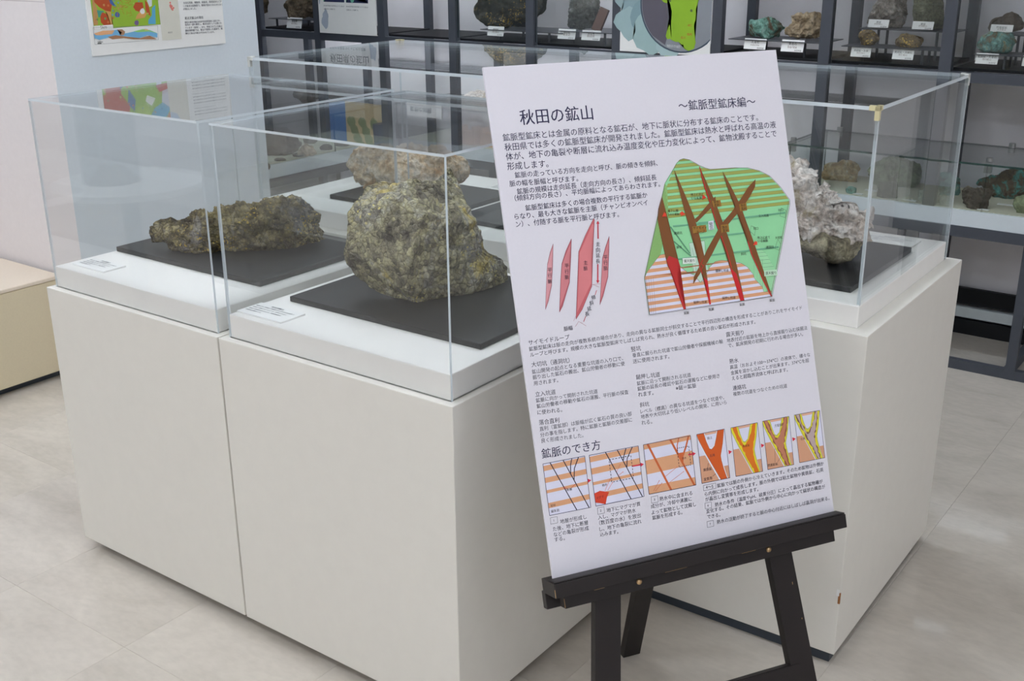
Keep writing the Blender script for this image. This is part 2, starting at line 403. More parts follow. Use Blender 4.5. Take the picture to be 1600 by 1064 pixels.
# ================================================================== PEDESTALS AND CASES
H, HR = .7249, .0523
def pedestal(label, x0, x1, D, h, hr, ins, zb, rec, rot=0, loc=(0, 0, 0)):
    t = thing('display_pedestal', label, 'pedestal', loc); t.rotation_euler.z = rot
    boxo('cabinet_body', (x0, x1, 0, D, zb, h), M_PED, t, .0022)
    boxo('plinth', (x0 + rec, x1 - rec, rec, D - rec, 0, zb), M_KICK, t)
    boxo('platform', (x0 + ins, x1 - ins, ins, D - ins, h, h + hr), M_PLAT, t, .0025)
    return t
def case(label, x0, x1, y0, y1, z0, z1, rot=0, loc=(0, 0, 0), th=.005, glass=False):
    if glass: th = .0075
    t = thing('display_cover', label, 'display case', loc); t.rotation_euler.z = rot; m = M_GLS if glass else M_ACR
    pane('front_pane', (x0, x1, y0, y0 + th, z0, z1 - th), t, m); pane('back_pane', (x0, x1, y1 - th, y1, z0, z1 - th), t, m)
    pane('side_pane', (x0, x0 + th, y0 + th, y1 - th, z0, z1 - th), t, m); pane('side_pane', (x1 - th, x1, y0 + th, y1 - th, z0, z1 - th), t, m)
    pane('top_pane', (x0, x1, y0, y1, z1 - th, z1), t, m)
    return t
pa = pedestal('off-white square pedestal at the left end, holding the long low ore', -1.2907, -.6525, .629, H, HR, .0194, .028, .035)
pb = pedestal('off-white square pedestal in front, holding the tall greenish grey ore', -.6471, 0, .629, H, HR, .0194, .028, .035)
case('clear acrylic cover over the long low ore at the left', -1.2739, -.6693, .0168, .6135, H, H + .4575)
case('clear acrylic cover over the tall greenish grey ore', -.6303, -.0168, .0168, .6135, H, H + .4575)
CR, CL, HC = .0138, (.5286, .656, 0), .7792
pc = pedestal('long off-white pedestal behind, with chipped front corner edge', -1.815, 0, .6797, HC, .0473, .0342, .0316, .0145, CR, CL)
cc = case('long clear glass cover with plastic corner clips on the long pedestal', -1.78, -.0351, .0351, .667, HC, HC + .4434, CR, CL, .0075, True)
bm = bmesh.new(); box(bm, -.004, .0006, -.0008, .003, .163, .19); box(bm, -.008, -.002, -.001, .002, .182, .197, 1)
obj('chipped_corner', bm, [M_CHIP, M_PAPER], pc)
def clipo(x, y, z, sx, sy, m):
    bm = bmesh.new(); o, k = .0015, .019
    box(bm, min(x, x + sx * k) - (o if sx > 0 else 0), max(x, x + sx * k) + (o if sx < 0 else 0), min(y - sy * o, y + sy * .008), max(y - sy * o, y + sy * .008), z - .008, z + o)
    box(bm, min(x - sx * o, x + sx * .008), max(x - sx * o, x + sx * .008), min(y, y + sy * k), max(y, y + sy * k), z - .008, z + o)
    box(bm, min(x - sx * o, x + sx * .0075), max(x - sx * o, x + sx * .0075), min(y - sy * o, y + sy * .0075), max(y - sy * o, y + sy * .0075), z - .026, z)
    return obj('corner_clip', bm, m, cc)
zt = HC + .4434
for x, y, sx, sy, m in ((-.0351, .0351, -1, 1, M_YEL), (-.0351, .667, -1, -1, M_CLIP), (-1.78, .0351, 1, 1, M_CLIP), (-1.78, .667, 1, -1, M_YEL)): clipo(x, y, zt, sx, sy, m)

# black boards under the specimens
BA, BC = H + HR, HC + .0473
tag(boxo('display_board', (-1.263, -.722, .19, .588, BA, BA + .0125), M_BOARD, bev=.002), 'black board under the long low ore', 'board')
tag(boxo('display_board', (-.586, -.055, .155, .56, BA, BA + .0125), M_BOARD, bev=.002), 'black board under the tall greenish grey ore', 'board')
for (x0, x1, y0, y1), lb in (((-1.09, -.672, .785, 1.105), 'black board under the pale orange rock'), ((-.632, -.12, .778, 1.12), 'black board behind the sign, under the hidden white rock'), ((-.06, .448, .765, 1.155), 'black board under the white crystal cluster')):
    tag(boxo('display_board', (x0, x1, y0, y1, BC, BC + .0125), M_BOARD, bev=.002), lb, 'board')

# ------------------------------------------------------------------ big specimens
m_oreA = rock_mat('pyrite_ore_brown', [(.3, (74, 64, 46)), (.42, (140, 126, 90)), (.52, (180, 166, 120)), (.64, (206, 196, 166))], 26, 80, 1, (220, 190, 96), .05, ((166, 162, 160), .53, .61, 7), clast=70)
m_oreB = rock_mat('copper_ore_green_grey', [(.34, (104, 99, 92)), (.42, (178, 172, 150)), (.49, (216, 210, 176)), (.56, (222, 220, 210)), (.66, (244, 236, 194))], 8, 110, .7, (226, 214, 140), -.01, ((216, 196, 118), .56, .66, 8), clast=75)
m_pale = rock_mat('pale_orange_ore', [(.3, (196, 146, 100)), (.42, (236, 206, 168)), (.54, (248, 232, 210)), (.7, (250, 246, 238))], 16, 90, .7, None, 0, ((150, 140, 122), .60, .66, 5))
m_cryst = rock_mat('quartz_white', [(.3, (150, 130, 116)), (.42, (232, 218, 208)), (.56, (252, 244, 238)), (.8, (254, 250, 246))], 24, 80, .8, None, 0, ((186, 172, 146), .58, .68, 14), .45)
m_crystd = rock_mat('grey_host_rock', [(.34, (92, 84, 70)), (.5, (170, 160, 134)), (.64, (222, 212, 180))], 26, 110, .9)
oA = scr([(130, 530), (155, 500), (200, 465), (260, 458), (300, 470), (390, 450), (440, 420), (520, 412), (560, 400), (600, 395), (640, 365), (700, 358), (760, 365), (800, 350), (900, 340), (1000, 320), (1070, 318), (1130, 303), (1180, 340), (1240, 335), (1290, 375), (1305, 430), (1320, 490), (1360, 540), (1355, 600), (1330, 650), (1260, 690), (1180, 710), (1160, 770), (1130, 805), (1080, 810), (1030, 775), (980, 740), (900, 710), (800, 670), (720, 650), (640, 660), (560, 690), (480, 715), (380, 715), (300, 695), (265, 650), (270, 620), (220, 612), (140, 600)], 200, 240, 4.433)
rock('ore_specimen', 'long low brown pyrite ore on a black board, left cover', oA, dplane(.36), .085, BA + .0125, m_oreA, 7, .014, 30, .012, 1, spike=.012, flat=.7, cuts=10)
oB = scr([(600, 185), (640, 225), (665, 300), (700, 390), (745, 480), (765, 560), (800, 590), (860, 610), (885, 660), (885, 710), (860, 770), (780, 815), (700, 845), (640, 850), (580, 840), (540, 820), (450, 800), (330, 785), (260, 760), (190, 710), (150, 670), (110, 620), (100, 580), (115, 520), (120, 450), (125, 400), (150, 350), (190, 310), (210, 270), (260, 245), (330, 255), (400, 245), (440, 230), (480, 250), (520, 250), (560, 215)], 500, 200, 2.956)
rock('ore_specimen', 'tall greenish grey ore with yellow flecks on a black board', oB, dplane(.315), .115, BA + .0125, m_oreB, 7, .008, 20, .005, 2, spike=.003, flat=.74, cuts=34)
oP = scr([(115, 160), (150, 110), (210, 90), (300, 85), (400, 88), (500, 90), (560, 95), (620, 130), (670, 165), (685, 200), (680, 240), (650, 255), (560, 300), (480, 340), (350, 345), (250, 320), (190, 260), (150, 215), (120, 180)], 500, 200, 2.956)
rock('ore_specimen', 'pale orange and grey rock behind the tall greenish ore', oP, dplane(.96), .09, BC + .0125, m_pale, 6, .016, 16, .012, 3, spike=.004, flat=.65, cuts=14)
oC = scr([(85, 75), (130, 95), (165, 140), (200, 180), (250, 190), (310, 180), (320, 230), (345, 290), (400, 330), (450, 350), (520, 350), (600, 370), (608, 410), (560, 450), (530, 490), (500, 530), (460, 560), (380, 590), (250, 580), (140, 560), (0, 540), (-60, 480), (-90, 380), (-80, 250), (-30, 130), (30, 60)], 1220, 240, 4.09)
cr = rock('crystal_specimen', 'white quartz crystal cluster on dark rock, right of the sign', oC, dplane(.93), .085, BC + .0125, m_cryst, 7, .026, 20, .004, 4, spike=.020, flat=.7)
oD = scr([(130, 470), (250, 490), (350, 500), (480, 520), (500, 560), (470, 610), (440, 680), (380, 695), (300, 690), (230, 650), (165, 620), (60, 600), (20, 540)], 1220, 240, 4.09)
hd = rock('host_rock', None, oD, dplane(.915), .075, BC + .0125, m_crystd, 5, .012, 18, .01, 5)
hd.parent = cr; hd.location = hd.location - cr.location; hd['label'] = 'dark grey host rock under the crystals'
rock('crystal_specimen', 'large white rock mostly hidden behind the sign board', blob(860, 1010, 200, 330, 16, 5), dplane(.95), .08, BC + .0125, m_cryst, 5, .014, 12, .01, 6)

# ------------------------------------------------------------------ caption cards in the cases
def flat_card(label, x0, x1, y0, y1, z, lines, rot=0, th=.004):
    cx, cy = (x0 + x1) / 2, (y0 + y1) / 2
    t = thing('caption_card', label, 'label', (cx, cy, z)); t.rotation_euler.z = rot
    W, D = x1 - x0, y1 - y0
    boxo('card', (-W / 2, W / 2, -D / 2, D / 2, 0, th), M_PAPER, t, .0005)
    p = Print(lambda u, v, l: Vector((u, v, th + l)))
    for k, (s, a, b) in enumerate(lines): p.text(s, (-W * .45 + a * W * .9, D * .36 - k * D * .15), (-W * .45 + b * W * .9, D * .36 - k * D * .15), (30, 30, 54), .06)
    p.done('printed_text', t); return t
LN = [('尾去沢鉱山', .3, .6), ('鉱脈の中に黄鉄鉱と黄銅鉱が見られる大きな鉱石で', 0, .95), ('坑内から採掘されたものです。石英をともない', 0, .85), ('表面には結晶が見られます。鉱脈型鉱床の', 0, .8), ('代表的な標本です。', 0, .4)]
flat_card('white caption card at the left front of the long low ore', -1.243, -1.118, .05, .114, BA, LN)
flat_card('white caption card at the left front of the tall greenish ore', -.624, -.488, .038, .107, BA, LN)
flat_card('white caption card behind the white crystal cluster', .309, .437, 1.195, 1.262, BC, LN)
flat_card('white caption card behind the black board, left of the sign top', -.80, -.66, 1.14, 1.2, BC, LN)

# ================================================================== SHELVING ALONG THE BACK WALL
YF, YB = 2.665, 3.05
sh = thing('steel_shelving', 'charcoal steel tube shelving along the back wall with black decks', 'shelving', (0, YF, 0))
def R_(d): return (d[0], d[1], d[2] - YF, d[3] - YF, d[4], d[5])
fp = (-3.475, -3.04, -2.605, -2.165, -1.73, -1.29, -.835, -.395, .045, .405, .93)
for x in fp: boxo('post', R_((x - .021, x + .021, YF, YF + .03, 0, 2.45)) if x != .405 else R_((x - .017, x + .017, YF, YF + .03, 0, .5)), M_FRAME, sh)
for k in range(12): 
    x = .015 - .4435 * k + (.887 if k > 10 else 0)
    boxo('rear_post', R_((x - .019, x + .019, YB, YB + .03, 0, 2.45)), M_FRAME, sh)
for z0, z1 in ((.0, .036), (1.041, 1.076), (1.53, 1.56), (2.05, 2.085), (2.41, 2.45)):
    boxo('front_rail', R_((-3.5, 1.0, YF + .001, YF + .029, z0, z1)), M_FRAME, sh)
for z0, z1 in ((1.041, 1.076), (1.53, 1.56), (2.05, 2.085), (2.41, 2.45)):
    boxo('rear_rail', R_((-3.6, 1.0, YB + .001, YB + .029, z0, z1)), M_FRAME, sh)
for n_, z0, z1, m in (('kick_board', .125, .19, M_DECK), ('pale_rail', .07, .112, plain('pale_rail_paint', (190, 198, 200), .5)), ('kick_board', .0, .06, M_DECK), ('back_rail', .50, .58, M_FRAME)):
    boxo(n_, R_((-3.6, 1.0, YB + .032, YB + .055, z0, z1)), m, sh)
for x in fp[:-2] + (.39,):
    for z0, z1 in ((0, .034), (1.042, 1.075)):
        if z0 > .5 and x == .39: continue
        boxo('side_rail', R_((x - .014, x + .014, YF + .03, YB, z0, z1)), M_FRAME, sh)
for k in range(len(fp) - 2):
    xa, xb = fp[k], fp[k + 1] if fp[k + 1] != .405 else .93
    boxo('deck', R_((xa + .022, xb - .022, YF + .03, YB, 1.077, 1.087)), M_DECK, sh)
    boxo('deck', R_((xa + .022, xb - .022, YF + .03, YB, 1.562, 1.572)), M_DECK, sh)
M_HIDDEN_LIGHT = emit_mat('hidden_strip_light', (.93, .98, 1.05, 1), 32)  # strips added out of sight behind the rails to brighten the back wall
boxo('hidden_light_strip', R_((-3.45, -.86, YF + .0305, YF + .0345, 1.534, 1.557)), M_HIDDEN_LIGHT, sh)
boxo('hidden_light_strip', R_((-3.45, -.86, YF + .0305, YF + .0345, 1.045, 1.072)), M_HIDDEN_LIGHT, sh)  # lower strip added to lift the wall below the deck
# glass fronts of the upper bays
for k in (3, 4, 5, 7, 8):
    xa, xb = fp[k], fp[k + 1] if fp[k + 1] != .405 else .93
    pane('glass_door', R_((xa + .023, xb - .023, YF + .012, YF + .016, 1.09, 1.525)), sh, M_GLS, M_GEDGE)

# ------------------------------------------------------------------ glazed display counters
def counter(label, x0, x1, y0, y1, seams, axis, ends=(1, 1)):
    t = thing('display_counter', label, 'display counter', (x0, y0, 0)); W, D = x1 - x0, y1 - y0
    fr = bmesh.new(); box(fr, 0, W, 0, D, .50, .54); obj('frame_rail', fr, M_FRAME, t)
    boxo('lip', (.002, W - .002, .002, D - .002, .5402, .598), M_LIP, t, .001)
    boxo('sand_base', (.012, W - .012, .012, D - .012, .598, .6002), M_SAND, t)
    th = .005
    if axis == 'x':
        cuts = [0] + [s - x0 for s in seams] + [W]
        for a, b in zip(cuts, cuts[1:]): pane('front_glass', (a + .0015, b - .0015, .003, .003 + th, .542, .765), t, M_GRN, M_GEDGE)
        pane('side_glass', (0.003, .003 + th, .012, D, .6005, .765), t, M_GRN, M_GEDGE)
    else:
        cuts = [0] + [s - y0 for s in seams] + [D]
        for a, b in zip(cuts, cuts[1:]): pane('front_glass', (W - .003 - th, W - .003, a + .0015, b - .0015, .542, .765), t, M_GRN, M_GEDGE)
    pane('top_glass', (-.01, W, -.012 if axis == 'x' else 0, D, .765, .772), t, M_GRN, M_GEDGE)
    return t
cr_ = counter('glazed display counter of green and brown minerals, right side', -.505, 1.0, YF - .004, 3.045, (.232,), 'x')
cm_ = counter('glazed counter at the back left, with a white rock inside', -2.50, -1.93, YF - .004, 3.06, (), 'x')
cl_ = counter('glazed counter running from the blue wall towards the back shelving', -2.95, -2.51, 1.65, 2.655, (2.224,), 'y')
for (x, y) in ((-.5, 2.70), (.23, 2.69)): 
    bm = bmesh.new(); bmesh.ops.create_cone(bm, cap_ends=True, segments=20, radius1=.011, radius2=.011, depth=.014, matrix=Matrix.Translation((x + .505, y - YF + .004 - .0, .781)))
    box(bm, x + .505 - .012, x + .505 + .012, y - YF + .004 - .012, y - YF + .004 + .006, .735, .764)
    obj('clamp', bm, M_STEEL, cr_)
for (x, y) in ((-.44, 3.03), (.224, 3.03)):
    bm = bmesh.new(); bmesh.ops.create_cone(bm, cap_ends=True, segments=20, radius1=.012, radius2=.012, depth=.016, matrix=Matrix.Translation((x + .505, y - YF, .781)))
    obj('clamp', bm, M_STEEL, cr_)
for t, pts in ((cl_, ((.02, .02), (.42, .02), (.42, .5), (.42, .98), (.02, .98))), (cm_, ((.02, .02), (.55, .02)))):
    for x, y in pts: boxo('leg', (x - .015, x + .015, y - .015, y + .015, 0, .5), M_FRAME, t)
boxo('inner_panel', (.03, .05, .05, .95, .05, .48), plain('grey_panel', (150, 150, 154), .6), cl_)
for x in (.02, .45): boxo('leg', (x - .012, x + .012, .05, .075, 0, .5), M_FRAME, cr_)

# ------------------------------------------------------------------ shelf specimens, on small metal stands
Z1 = 1.0875
def stand(x0, x1, y0, y1, z, label, legs=2):
    cx = (x0 + x1) / 2; t = thing('metal_stand', label, 'stand', (cx, y0, Z1)); W = (x1 - x0) / 2
    boxo('plate', (-W, W, 0, y1 - y0, z - Z1 - .003, z - Z1), M_STAND, t)
    for s in (-.6, .6):
        for y in (.03, y1 - y0 - .03): boxo('leg', (s * W - .004, s * W + .004, y - .004, y + .004, 0, z - Z1 - .003), M_STAND, t)
    return t
def tent(label, px0, px1, py0, py1, Y, title, sub, group='specimen name cards on the shelving', tilt=.25):
    a = on_y(px0, (py0 + py1) / 2, Y); b = on_y(px1, (py0 + py1) / 2, Y); top = on_y((px0 + px1) / 2, py0, Y); bot = on_y((px0 + px1) / 2, py1, Y)
    W = b.x - a.x; Hh = top.z - bot.z
    t = thing('name_card', label, 'label', ((a.x + b.x) / 2, Y, bot.z), group)
    M = Matrix.Rotation(-tilt, 4, 'X')
    boxo('card', (-W / 2, W / 2, 0, .0012, 0, Hh), M_PAPER, t, M=M)
    p = Print(lambda u, v, l: M @ Vector((u, -l, v)))
    p.text(title, (-W * .06 * len(title), Hh * .66), (W * .06 * len(title), Hh * .66), (60, 60, 60))
    p.text(sub, (-W * .2, Hh * .42), (W * .2, Hh * .42), (140, 120, 110)); p.text('秋田県産', (W * .12, Hh * .12), (W * .42, Hh * .12), (90, 90, 90))
    p.done('printed_text', t); return t
g_sh = 'mineral specimens on the shelving'
m_brn = rock_mat('brown_ore', [(.3, (60, 52, 44)), (.5, (98, 84, 66)), (.7, (128, 112, 90))], 14, 70)
m_dpy = rock_mat('dark_pyrite', [(.3, (34, 36, 32)), (.5, (58, 58, 50)), (.7, (84, 80, 62))], 14, 60, .9, (176, 146, 72), .08)
m_fuz = rock_mat('fuzzy_grey_mineral', [(.3, (70, 72, 68)), (.5, (112, 114, 110)), (.7, (170, 172, 170))], 22, 110, 1)
m_trq = rock_mat('turquoise_mineral', [(.34, (84, 128, 114)), (.5, (130, 180, 164)), (.66, (178, 214, 200))], 26, 70, .9, None, 0, ((104, 86, 66), .50, .56, 9))
m_bei = rock_mat('beige_crystal', [(.3, (150, 128, 98)), (.5, (196, 176, 146)), (.7, (222, 208, 188))], 16, 60, .9)
m_gw = rock_mat('grey_white_ore', [(.36, (108, 98, 86)), (.5, (166, 156, 146)), (.64, (216, 208, 200))], 20, 80, .9)
m_gg = rock_mat('grey_green_block', [(.3, (92, 94, 74)), (.5, (124, 124, 100)), (.7, (148, 148, 124))], 20, 120, .5)
m_gold = rock_mat('golden_brown_ore', [(.3, (82, 64, 40)), (.5, (130, 108, 70)), (.7, (172, 152, 108))], 30, 120, .9, (216, 180, 90), .1)
m_azu = rock_mat('blue_green_ore', [(.38, (110, 96, 70)), (.46, (100, 146, 140)), (.54, (140, 184, 174)), (.62, (160, 142, 106))], 22, 90, .9, None, 0, ((60, 84, 136), .60, .66, 11))
m_grn = rock_mat('mossy_green_ore', [(.3, (110, 108, 82)), (.5, (150, 160, 122)), (.7, (190, 202, 168))], 16, 70, .9, None, 0, ((110, 88, 62), .58, .66, 6))
m_mix = rock_mat('rusty_crystal_ore', [(.3, (160, 116, 66)), (.5, (206, 180, 134)), (.7, (228, 222, 210))], 18, 70, .9)
m_drk = rock_mat('dark_brown_ore', [(.3, (58, 50, 40)), (.5, (94, 82, 68)), (.7, (146, 138, 124))], 18, 80, .9)
m_trqb = rock_mat('turquoise_on_brown', [(.36, (74, 64, 48)), (.47, (104, 88, 66)), (.52, (80, 150, 144)), (.7, (122, 196, 188))], 14, 80, .9)
m_clr = rock_mat('pale_translucent', [(.3, (160, 164, 150)), (.6, (196, 200, 184)), (.8, (216, 218, 206))], 18, 70, .5)
def srock(label, x0, x1, y0, y1, Y, base, m, seed, thick=.05, sub=6, rough=.010, facet=.009, freq=24, var=.14, sq=.85, name='mineral_specimen', group=g_sh, spike=.004, pts=None, cat='rock'):
    return rock(name, label, pts or blob(x0, x1, y0, y1, 15, seed, var, sq), dplane(Y), thick, base, m, sub, rough, freq, facet, seed, cat, group, spike, flat=.66, cuts=10)
S1, S2 = Z1 + .045, Z1 + .105
def zat(x, y, Y): return on_y(x, y, Y).z
stand(-3.43, -3.28, 2.70, 2.90, zat(412, 25, 2.8), 'small metal stand at the far left end of the shelf')
srock('dark brown rock partly behind the pale blue wall end', 396, 420, -60, 24, 2.8, zat(412, 25, 2.8), m_brn, 11, .05)
zz = zat(470, 28, 2.78); stand(-3.27, -3.03, 2.70, 2.90, zz, 'small metal stand under the brown pointed rock')
srock('brown pointed rock at the left of the map poster', 0, 0, 0, 0, 2.78, zz, m_brn, 12, .05, pts=[(443, 8), (455, -8), (462, -40), (490, -60), (508, -30), (508, 10), (503, 27), (452, 27), (450, 18)])
tent('white card in front of the brown pointed rock', 447, 470, 27, 44, 2.70, '鉄石英', '尾去沢鉱山')
z3 = zat(790, 44, 2.80); stand(-2.03, -1.58, 2.70, 2.94, z3, 'metal stand under the large dark pyrite boulder')
srock('large dark brown boulder with golden pyrite specks', 0, 0, 0, 0, 2.81, z3, m_dpy, 13, .085, 6, .014, .012, 14, spike=.004, pts=[(739, 12), (748, 0), (746, -40), (770, -80), (820, -95), (850, -60), (858, -10), (852, 18), (835, 32), (820, 42), (790, 44), (762, 38), (744, 26)])
tent('white card under the large dark pyrite boulder', 761, 786, 41, 56, 2.70, '黄銅鉱', '荒川鉱山')
z4 = zat(905, 46, 2.80); stand(-1.60, -1.33, 2.70, 2.92, z4, 'metal stand under the grey fibrous rock')
srock('upright grey fibrous rock on the shelf', 0, 0, 0, 0, 2.79, z4, m_fuz, 14, .05, 6, .010, .0, 26, spike=.006, pts=[(888, 30), (889, 0), (894, -40), (915, -60), (932, -30), (936, 0), (934, 25), (924, 44), (900, 46), (889, 40)])
wd = boxo('wooden_slab', (-.022, .022, 0, .014, 0, .10), M_WOODRED, bev=.002, M=Matrix.Rotation(.33, 4, 'Y') @ Matrix.Rotation(-.2, 4, 'X'))
pw = on_y(930, 46, 2.75); wd.location = (pw.x + .0, 2.75, z4 + .002); tag(wd, 'small red brown slab leaning beside the grey fibrous rock', 'slab')
tent('white card left of two, under the grey fibrous rock', 871, 898, 45, 61, 2.70, '輝安鉱', '尾去沢')
tent('white card right of two, under the brown slab', 908, 937, 47, 63, 2.70, '珪化木', '秋田県')
z5 = zat(1195, 60, 2.78); stand(-.80, -.42, 2.70, 2.92, z5, 'metal stand under the turquoise rock and beige crystals')
srock('rounded turquoise green rock with brown underside', 1172, 1223, 28, 60, 2.79, z5, m_trq, 15, .05, 5, .007)
srock('beige knobbly crystal cluster on the shelf', 0, 0, 0, 0, 2.79, z5, m_bei, 16, .055, 6, .010, .0, 24, spike=.012, pts=[(1226, 47), (1238, 34), (1236, 25), (1252, 22), (1270, 20), (1285, 22), (1298, 28), (1300, 45), (1292, 58), (1262, 60), (1240, 57), (1228, 53)])
tent('white card under the turquoise green rock', 1162, 1196, 60, 77, 2.70, '孔雀石', 'malachite')
tent('white card under the beige crystal cluster', 1220, 1255, 62, 81, 2.70, '重晶石', 'barite')
z7 = zat(1385, 44, 2.90); z9 = zat(1385, 72, 2.76)
stand(-.34, .02, 2.84, 3.0, z7, 'rear metal stand in the bay of four ores')
stand(-.34, .02, 2.69, 2.83, z9, 'front metal stand in the bay of four ores')
srock('tall grey white ore at the rear of the four', 0, 0, 0, 0, 2.92, z7, m_gw, 17, .05, 6, .011, .008, 20, pts=[(1354, 34), (1362, 14), (1371, 0), (1372, -30), (1395, -45), (1412, -30), (1416, 5), (1415, 30), (1408, 43), (1380, 42), (1358, 42)])
srock('grey green blocky ore at the rear of the four', 0, 0, 0, 0, 2.92, z7, m_gg, 18, .05, 5, .004, .006, 18, pts=[(1427, 10), (1432, -30), (1450, -40), (1470, -20), (1475, 5), (1474, 44), (1450, 46), (1428, 42)])
tent('white card leaning on the tall grey white ore', 1356, 1388, 30, 43, 2.84, '黒鉱', '釈迦内鉱山', tilt=.35)
tent('white card leaning on the grey green blocky ore', 1425, 1458, 33, 46, 2.84, '黄鉱', '花岡鉱山', tilt=.35)
srock('small golden brown ore at the front left of the four', 1341, 1372, 46, 70, 2.76, z9, m_gold, 19, .035, 5, .006, .008, 34, .2)
srock('small dark golden ore at the front right of the four', 1400, 1440, 53, 76, 2.76, z9, m_gold, 20, .035, 5, .006, .004, 40, .12)
tent('white card under the small golden brown ore', 1329, 1360, 74, 89, 2.69, '黄銅鉱・石英', '尾去沢鉱山')
tent('white card under the small dark golden ore', 1394, 1427, 76, 93, 2.69, '黄銅鉱・方解石', '阿仁鉱山')
z11 = zat(1570, 52, 2.90); z12 = zat(1556, 83, 2.76)
stand(.13, .62, 2.84, 3.0, z11, 'rear metal stand in the last bay on the right')
stand(.13, .62, 2.69, 2.83, z12, 'front metal stand in the last bay on the right')
srock('brown rock behind the blue green ore, last bay', 0, 0, 0, 0, 2.91, z11, m_drk, 21, .05, 5, .007, .006, 22, pts=[(1543, 44), (1550, 32), (1563, 26), (1580, 20), (1592, 24), (1600, 36), (1594, 46), (1580, 53), (1548, 52)])
tent('white card leaning on the brown rock in the last bay', 1547, 1582, 38, 52, 2.845, '閃亜鉛鉱', '太良鉱山', tilt=.35)
srock('blue green ore in front of the brown rock, last bay', 0, 0, 0, 0, 2.76, z12, m_azu, 22, .045, 5, .007, .005, 24, pts=[(1528, 66), (1534, 56), (1548, 51), (1565, 50), (1580, 52), (1588, 66), (1580, 78), (1560, 84), (1538, 80), (1530, 74)])
tent('white card under the blue green ore, last bay', 1524, 1559, 83, 100, 2.69, '藍銅鉱・孔雀石', '荒川鉱山')
tent('white card at the right edge of the last bay', 1597, 1632, 87, 104, 2.69, '方鉛鉱', '花岡鉱山')
# second tier: specimens and pictures that the case lids mirror
Z2 = 1.573
for k, (x, wv, hv, m, lb) in enumerate(((-3.35, .16, .12, m_drk, 'dark rock on the second tier, far left'), (-3.12, .14, .08, m_brn, 'flat brown rock on the second tier, far left'), (-1.95, .2, .2, m_gw, 'pale rock on the second tier, above the pyrite boulder'), (-1.5, .16, .14, m_brn, 'brown rock on the second tier, above the grey fibrous rock'), (-.6, .2, .16, m_bei, 'beige rock on the second tier, above the turquoise rock'), (-.15, .2, .16, m_grn, 'green rock on the second tier, above the four ores'), (.5, .22, .18, m_drk, 'dark rock on the second tier, last bay'))):
    bm = bmesh.new(); bmesh.ops.create_icosphere(bm, subdivisions=4, radius=.5)
    for v in bm.verts:
        f = 1 + .35 * fbm(v.co * 2 + Vector((k * 5, 0, 0))); v.co = Vector((v.co.x * wv * f, v.co.y * .13 * f, max(0, v.co.z * hv * f + hv * .42)))
    o = obj('mineral_specimen', bm, m, None, True); o.location = (x, 2.86, Z2); tag(o, lb, 'rock', g_sh)

# ------------------------------------------------------------------ minerals inside the counters
ZS = .6005; g_ct = 'minerals inside the glazed counters'
def crock(label, x0, x1, y0, y1, m, seed, thick=.04, sub=5, **k):
    base = on_z((x0 + x1) / 2, y1 - (y1 - y0) * .1, ZS); Y = base.y + thick * .5
    return srock(label, x0, x1, y0, y1, Y, ZS, m, seed, thick, sub, group=g_ct, **k)
crock('rusty white crystal rock, leftmost in the right counter', 1284, 1345, 252, 288, m_mix, 31, .05, spike=.008)
crock('tiny pale green stone in the right counter', 1322, 1338, 291, 304, m_trq, 32, .015, 3, rough=.003, facet=.002)
crock('large mossy green rock in the right counter', 1358, 1437, 247, 298, m_grn, 33, .06, 6)
crock('squarish olive stone in front of the mossy green rock', 1370, 1403, 283, 312, m_gg, 34, .03, 5, rough=.003, facet=.003, sq=.45, var=.05)
crock('turquoise and orange rock in the right counter', 1450, 1499, 270, 309, m_azu, 35, .045)
crock('pale greenish stone in front of the turquoise rock', 1435, 1468, 294, 320, m_clr, 36, .03)
crock('small pale block beside the pale greenish stone', 1468, 1486, 306, 323, m_clr, 37, .016, 4, rough=.002, facet=.001, sq=.45, var=.04)
srock('dark wedge shaped rock in the right counter', 0, 0, 0, 0, on_z(1530, 328, ZS).y + .02, ZS, m_drk, 38, .035, group=g_ct, pts=[(1502, 298), (1512, 293), (1530, 294), (1548, 299), (1545, 318), (1541, 331), (1528, 329), (1514, 323), (1508, 310)])
srock('large turquoise crusted rock at the right edge of the counter', 0, 0, 0, 0, on_z(1580, 312, ZS).y + .03, ZS, m_trqb, 39, .06, 6, group=g_ct, rough=.012, pts=[(1529, 285), (1545, 278), (1560, 274), (1580, 268), (1602, 264), (1625, 275), (1632, 300), (1610, 316), (1578, 317), (1556, 312), (1546, 300)])
srock('olive stone in front of the turquoise crusted rock', 0, 0, 0, 0, on_z(1598, 334, ZS).y + .01, ZS, m_grn, 40, .025, 4, group=g_ct, pts=[(1584, 314), (1592, 308), (1608, 310), (1614, 324), (1606, 336), (1588, 334)])
for k, (a, b, c, d) in enumerate(((1315, 1338, 307, 309), (1352, 1370, 297, 299), (1512, 1538, 331, 334), (1559, 1583, 319, 322), (1405, 1425, 316, 318))):
    P0 = on_z((a + b) / 2, (c + d) / 2, ZS); P0.y = max(P0.y, YF + .03); wv = (on_z(b, (c + d) / 2, ZS) - on_z(a, (c + d) / 2, ZS)).length
    tag(boxo('caption_strip', (P0.x - wv / 2, P0.x + wv / 2, P0.y - .008, P0.y + .008, ZS, ZS + .003), M_PAPER), ['thin white strip beside the tiny pale green stone', 'thin white strip behind the squarish olive stone', 'thin white strip in front of the dark wedge rock', 'thin white strip under the large turquoise crusted rock', 'thin white strip in front of the mossy green rock'][k], 'label')
crock('large brown rock in the left counter', 392, 470, 200, 250, m_brn, 41, .09, 6)
crock('rounded brown stone beside the blue wall end', 384, 420, 246, 277, m_brn, 42, .04)
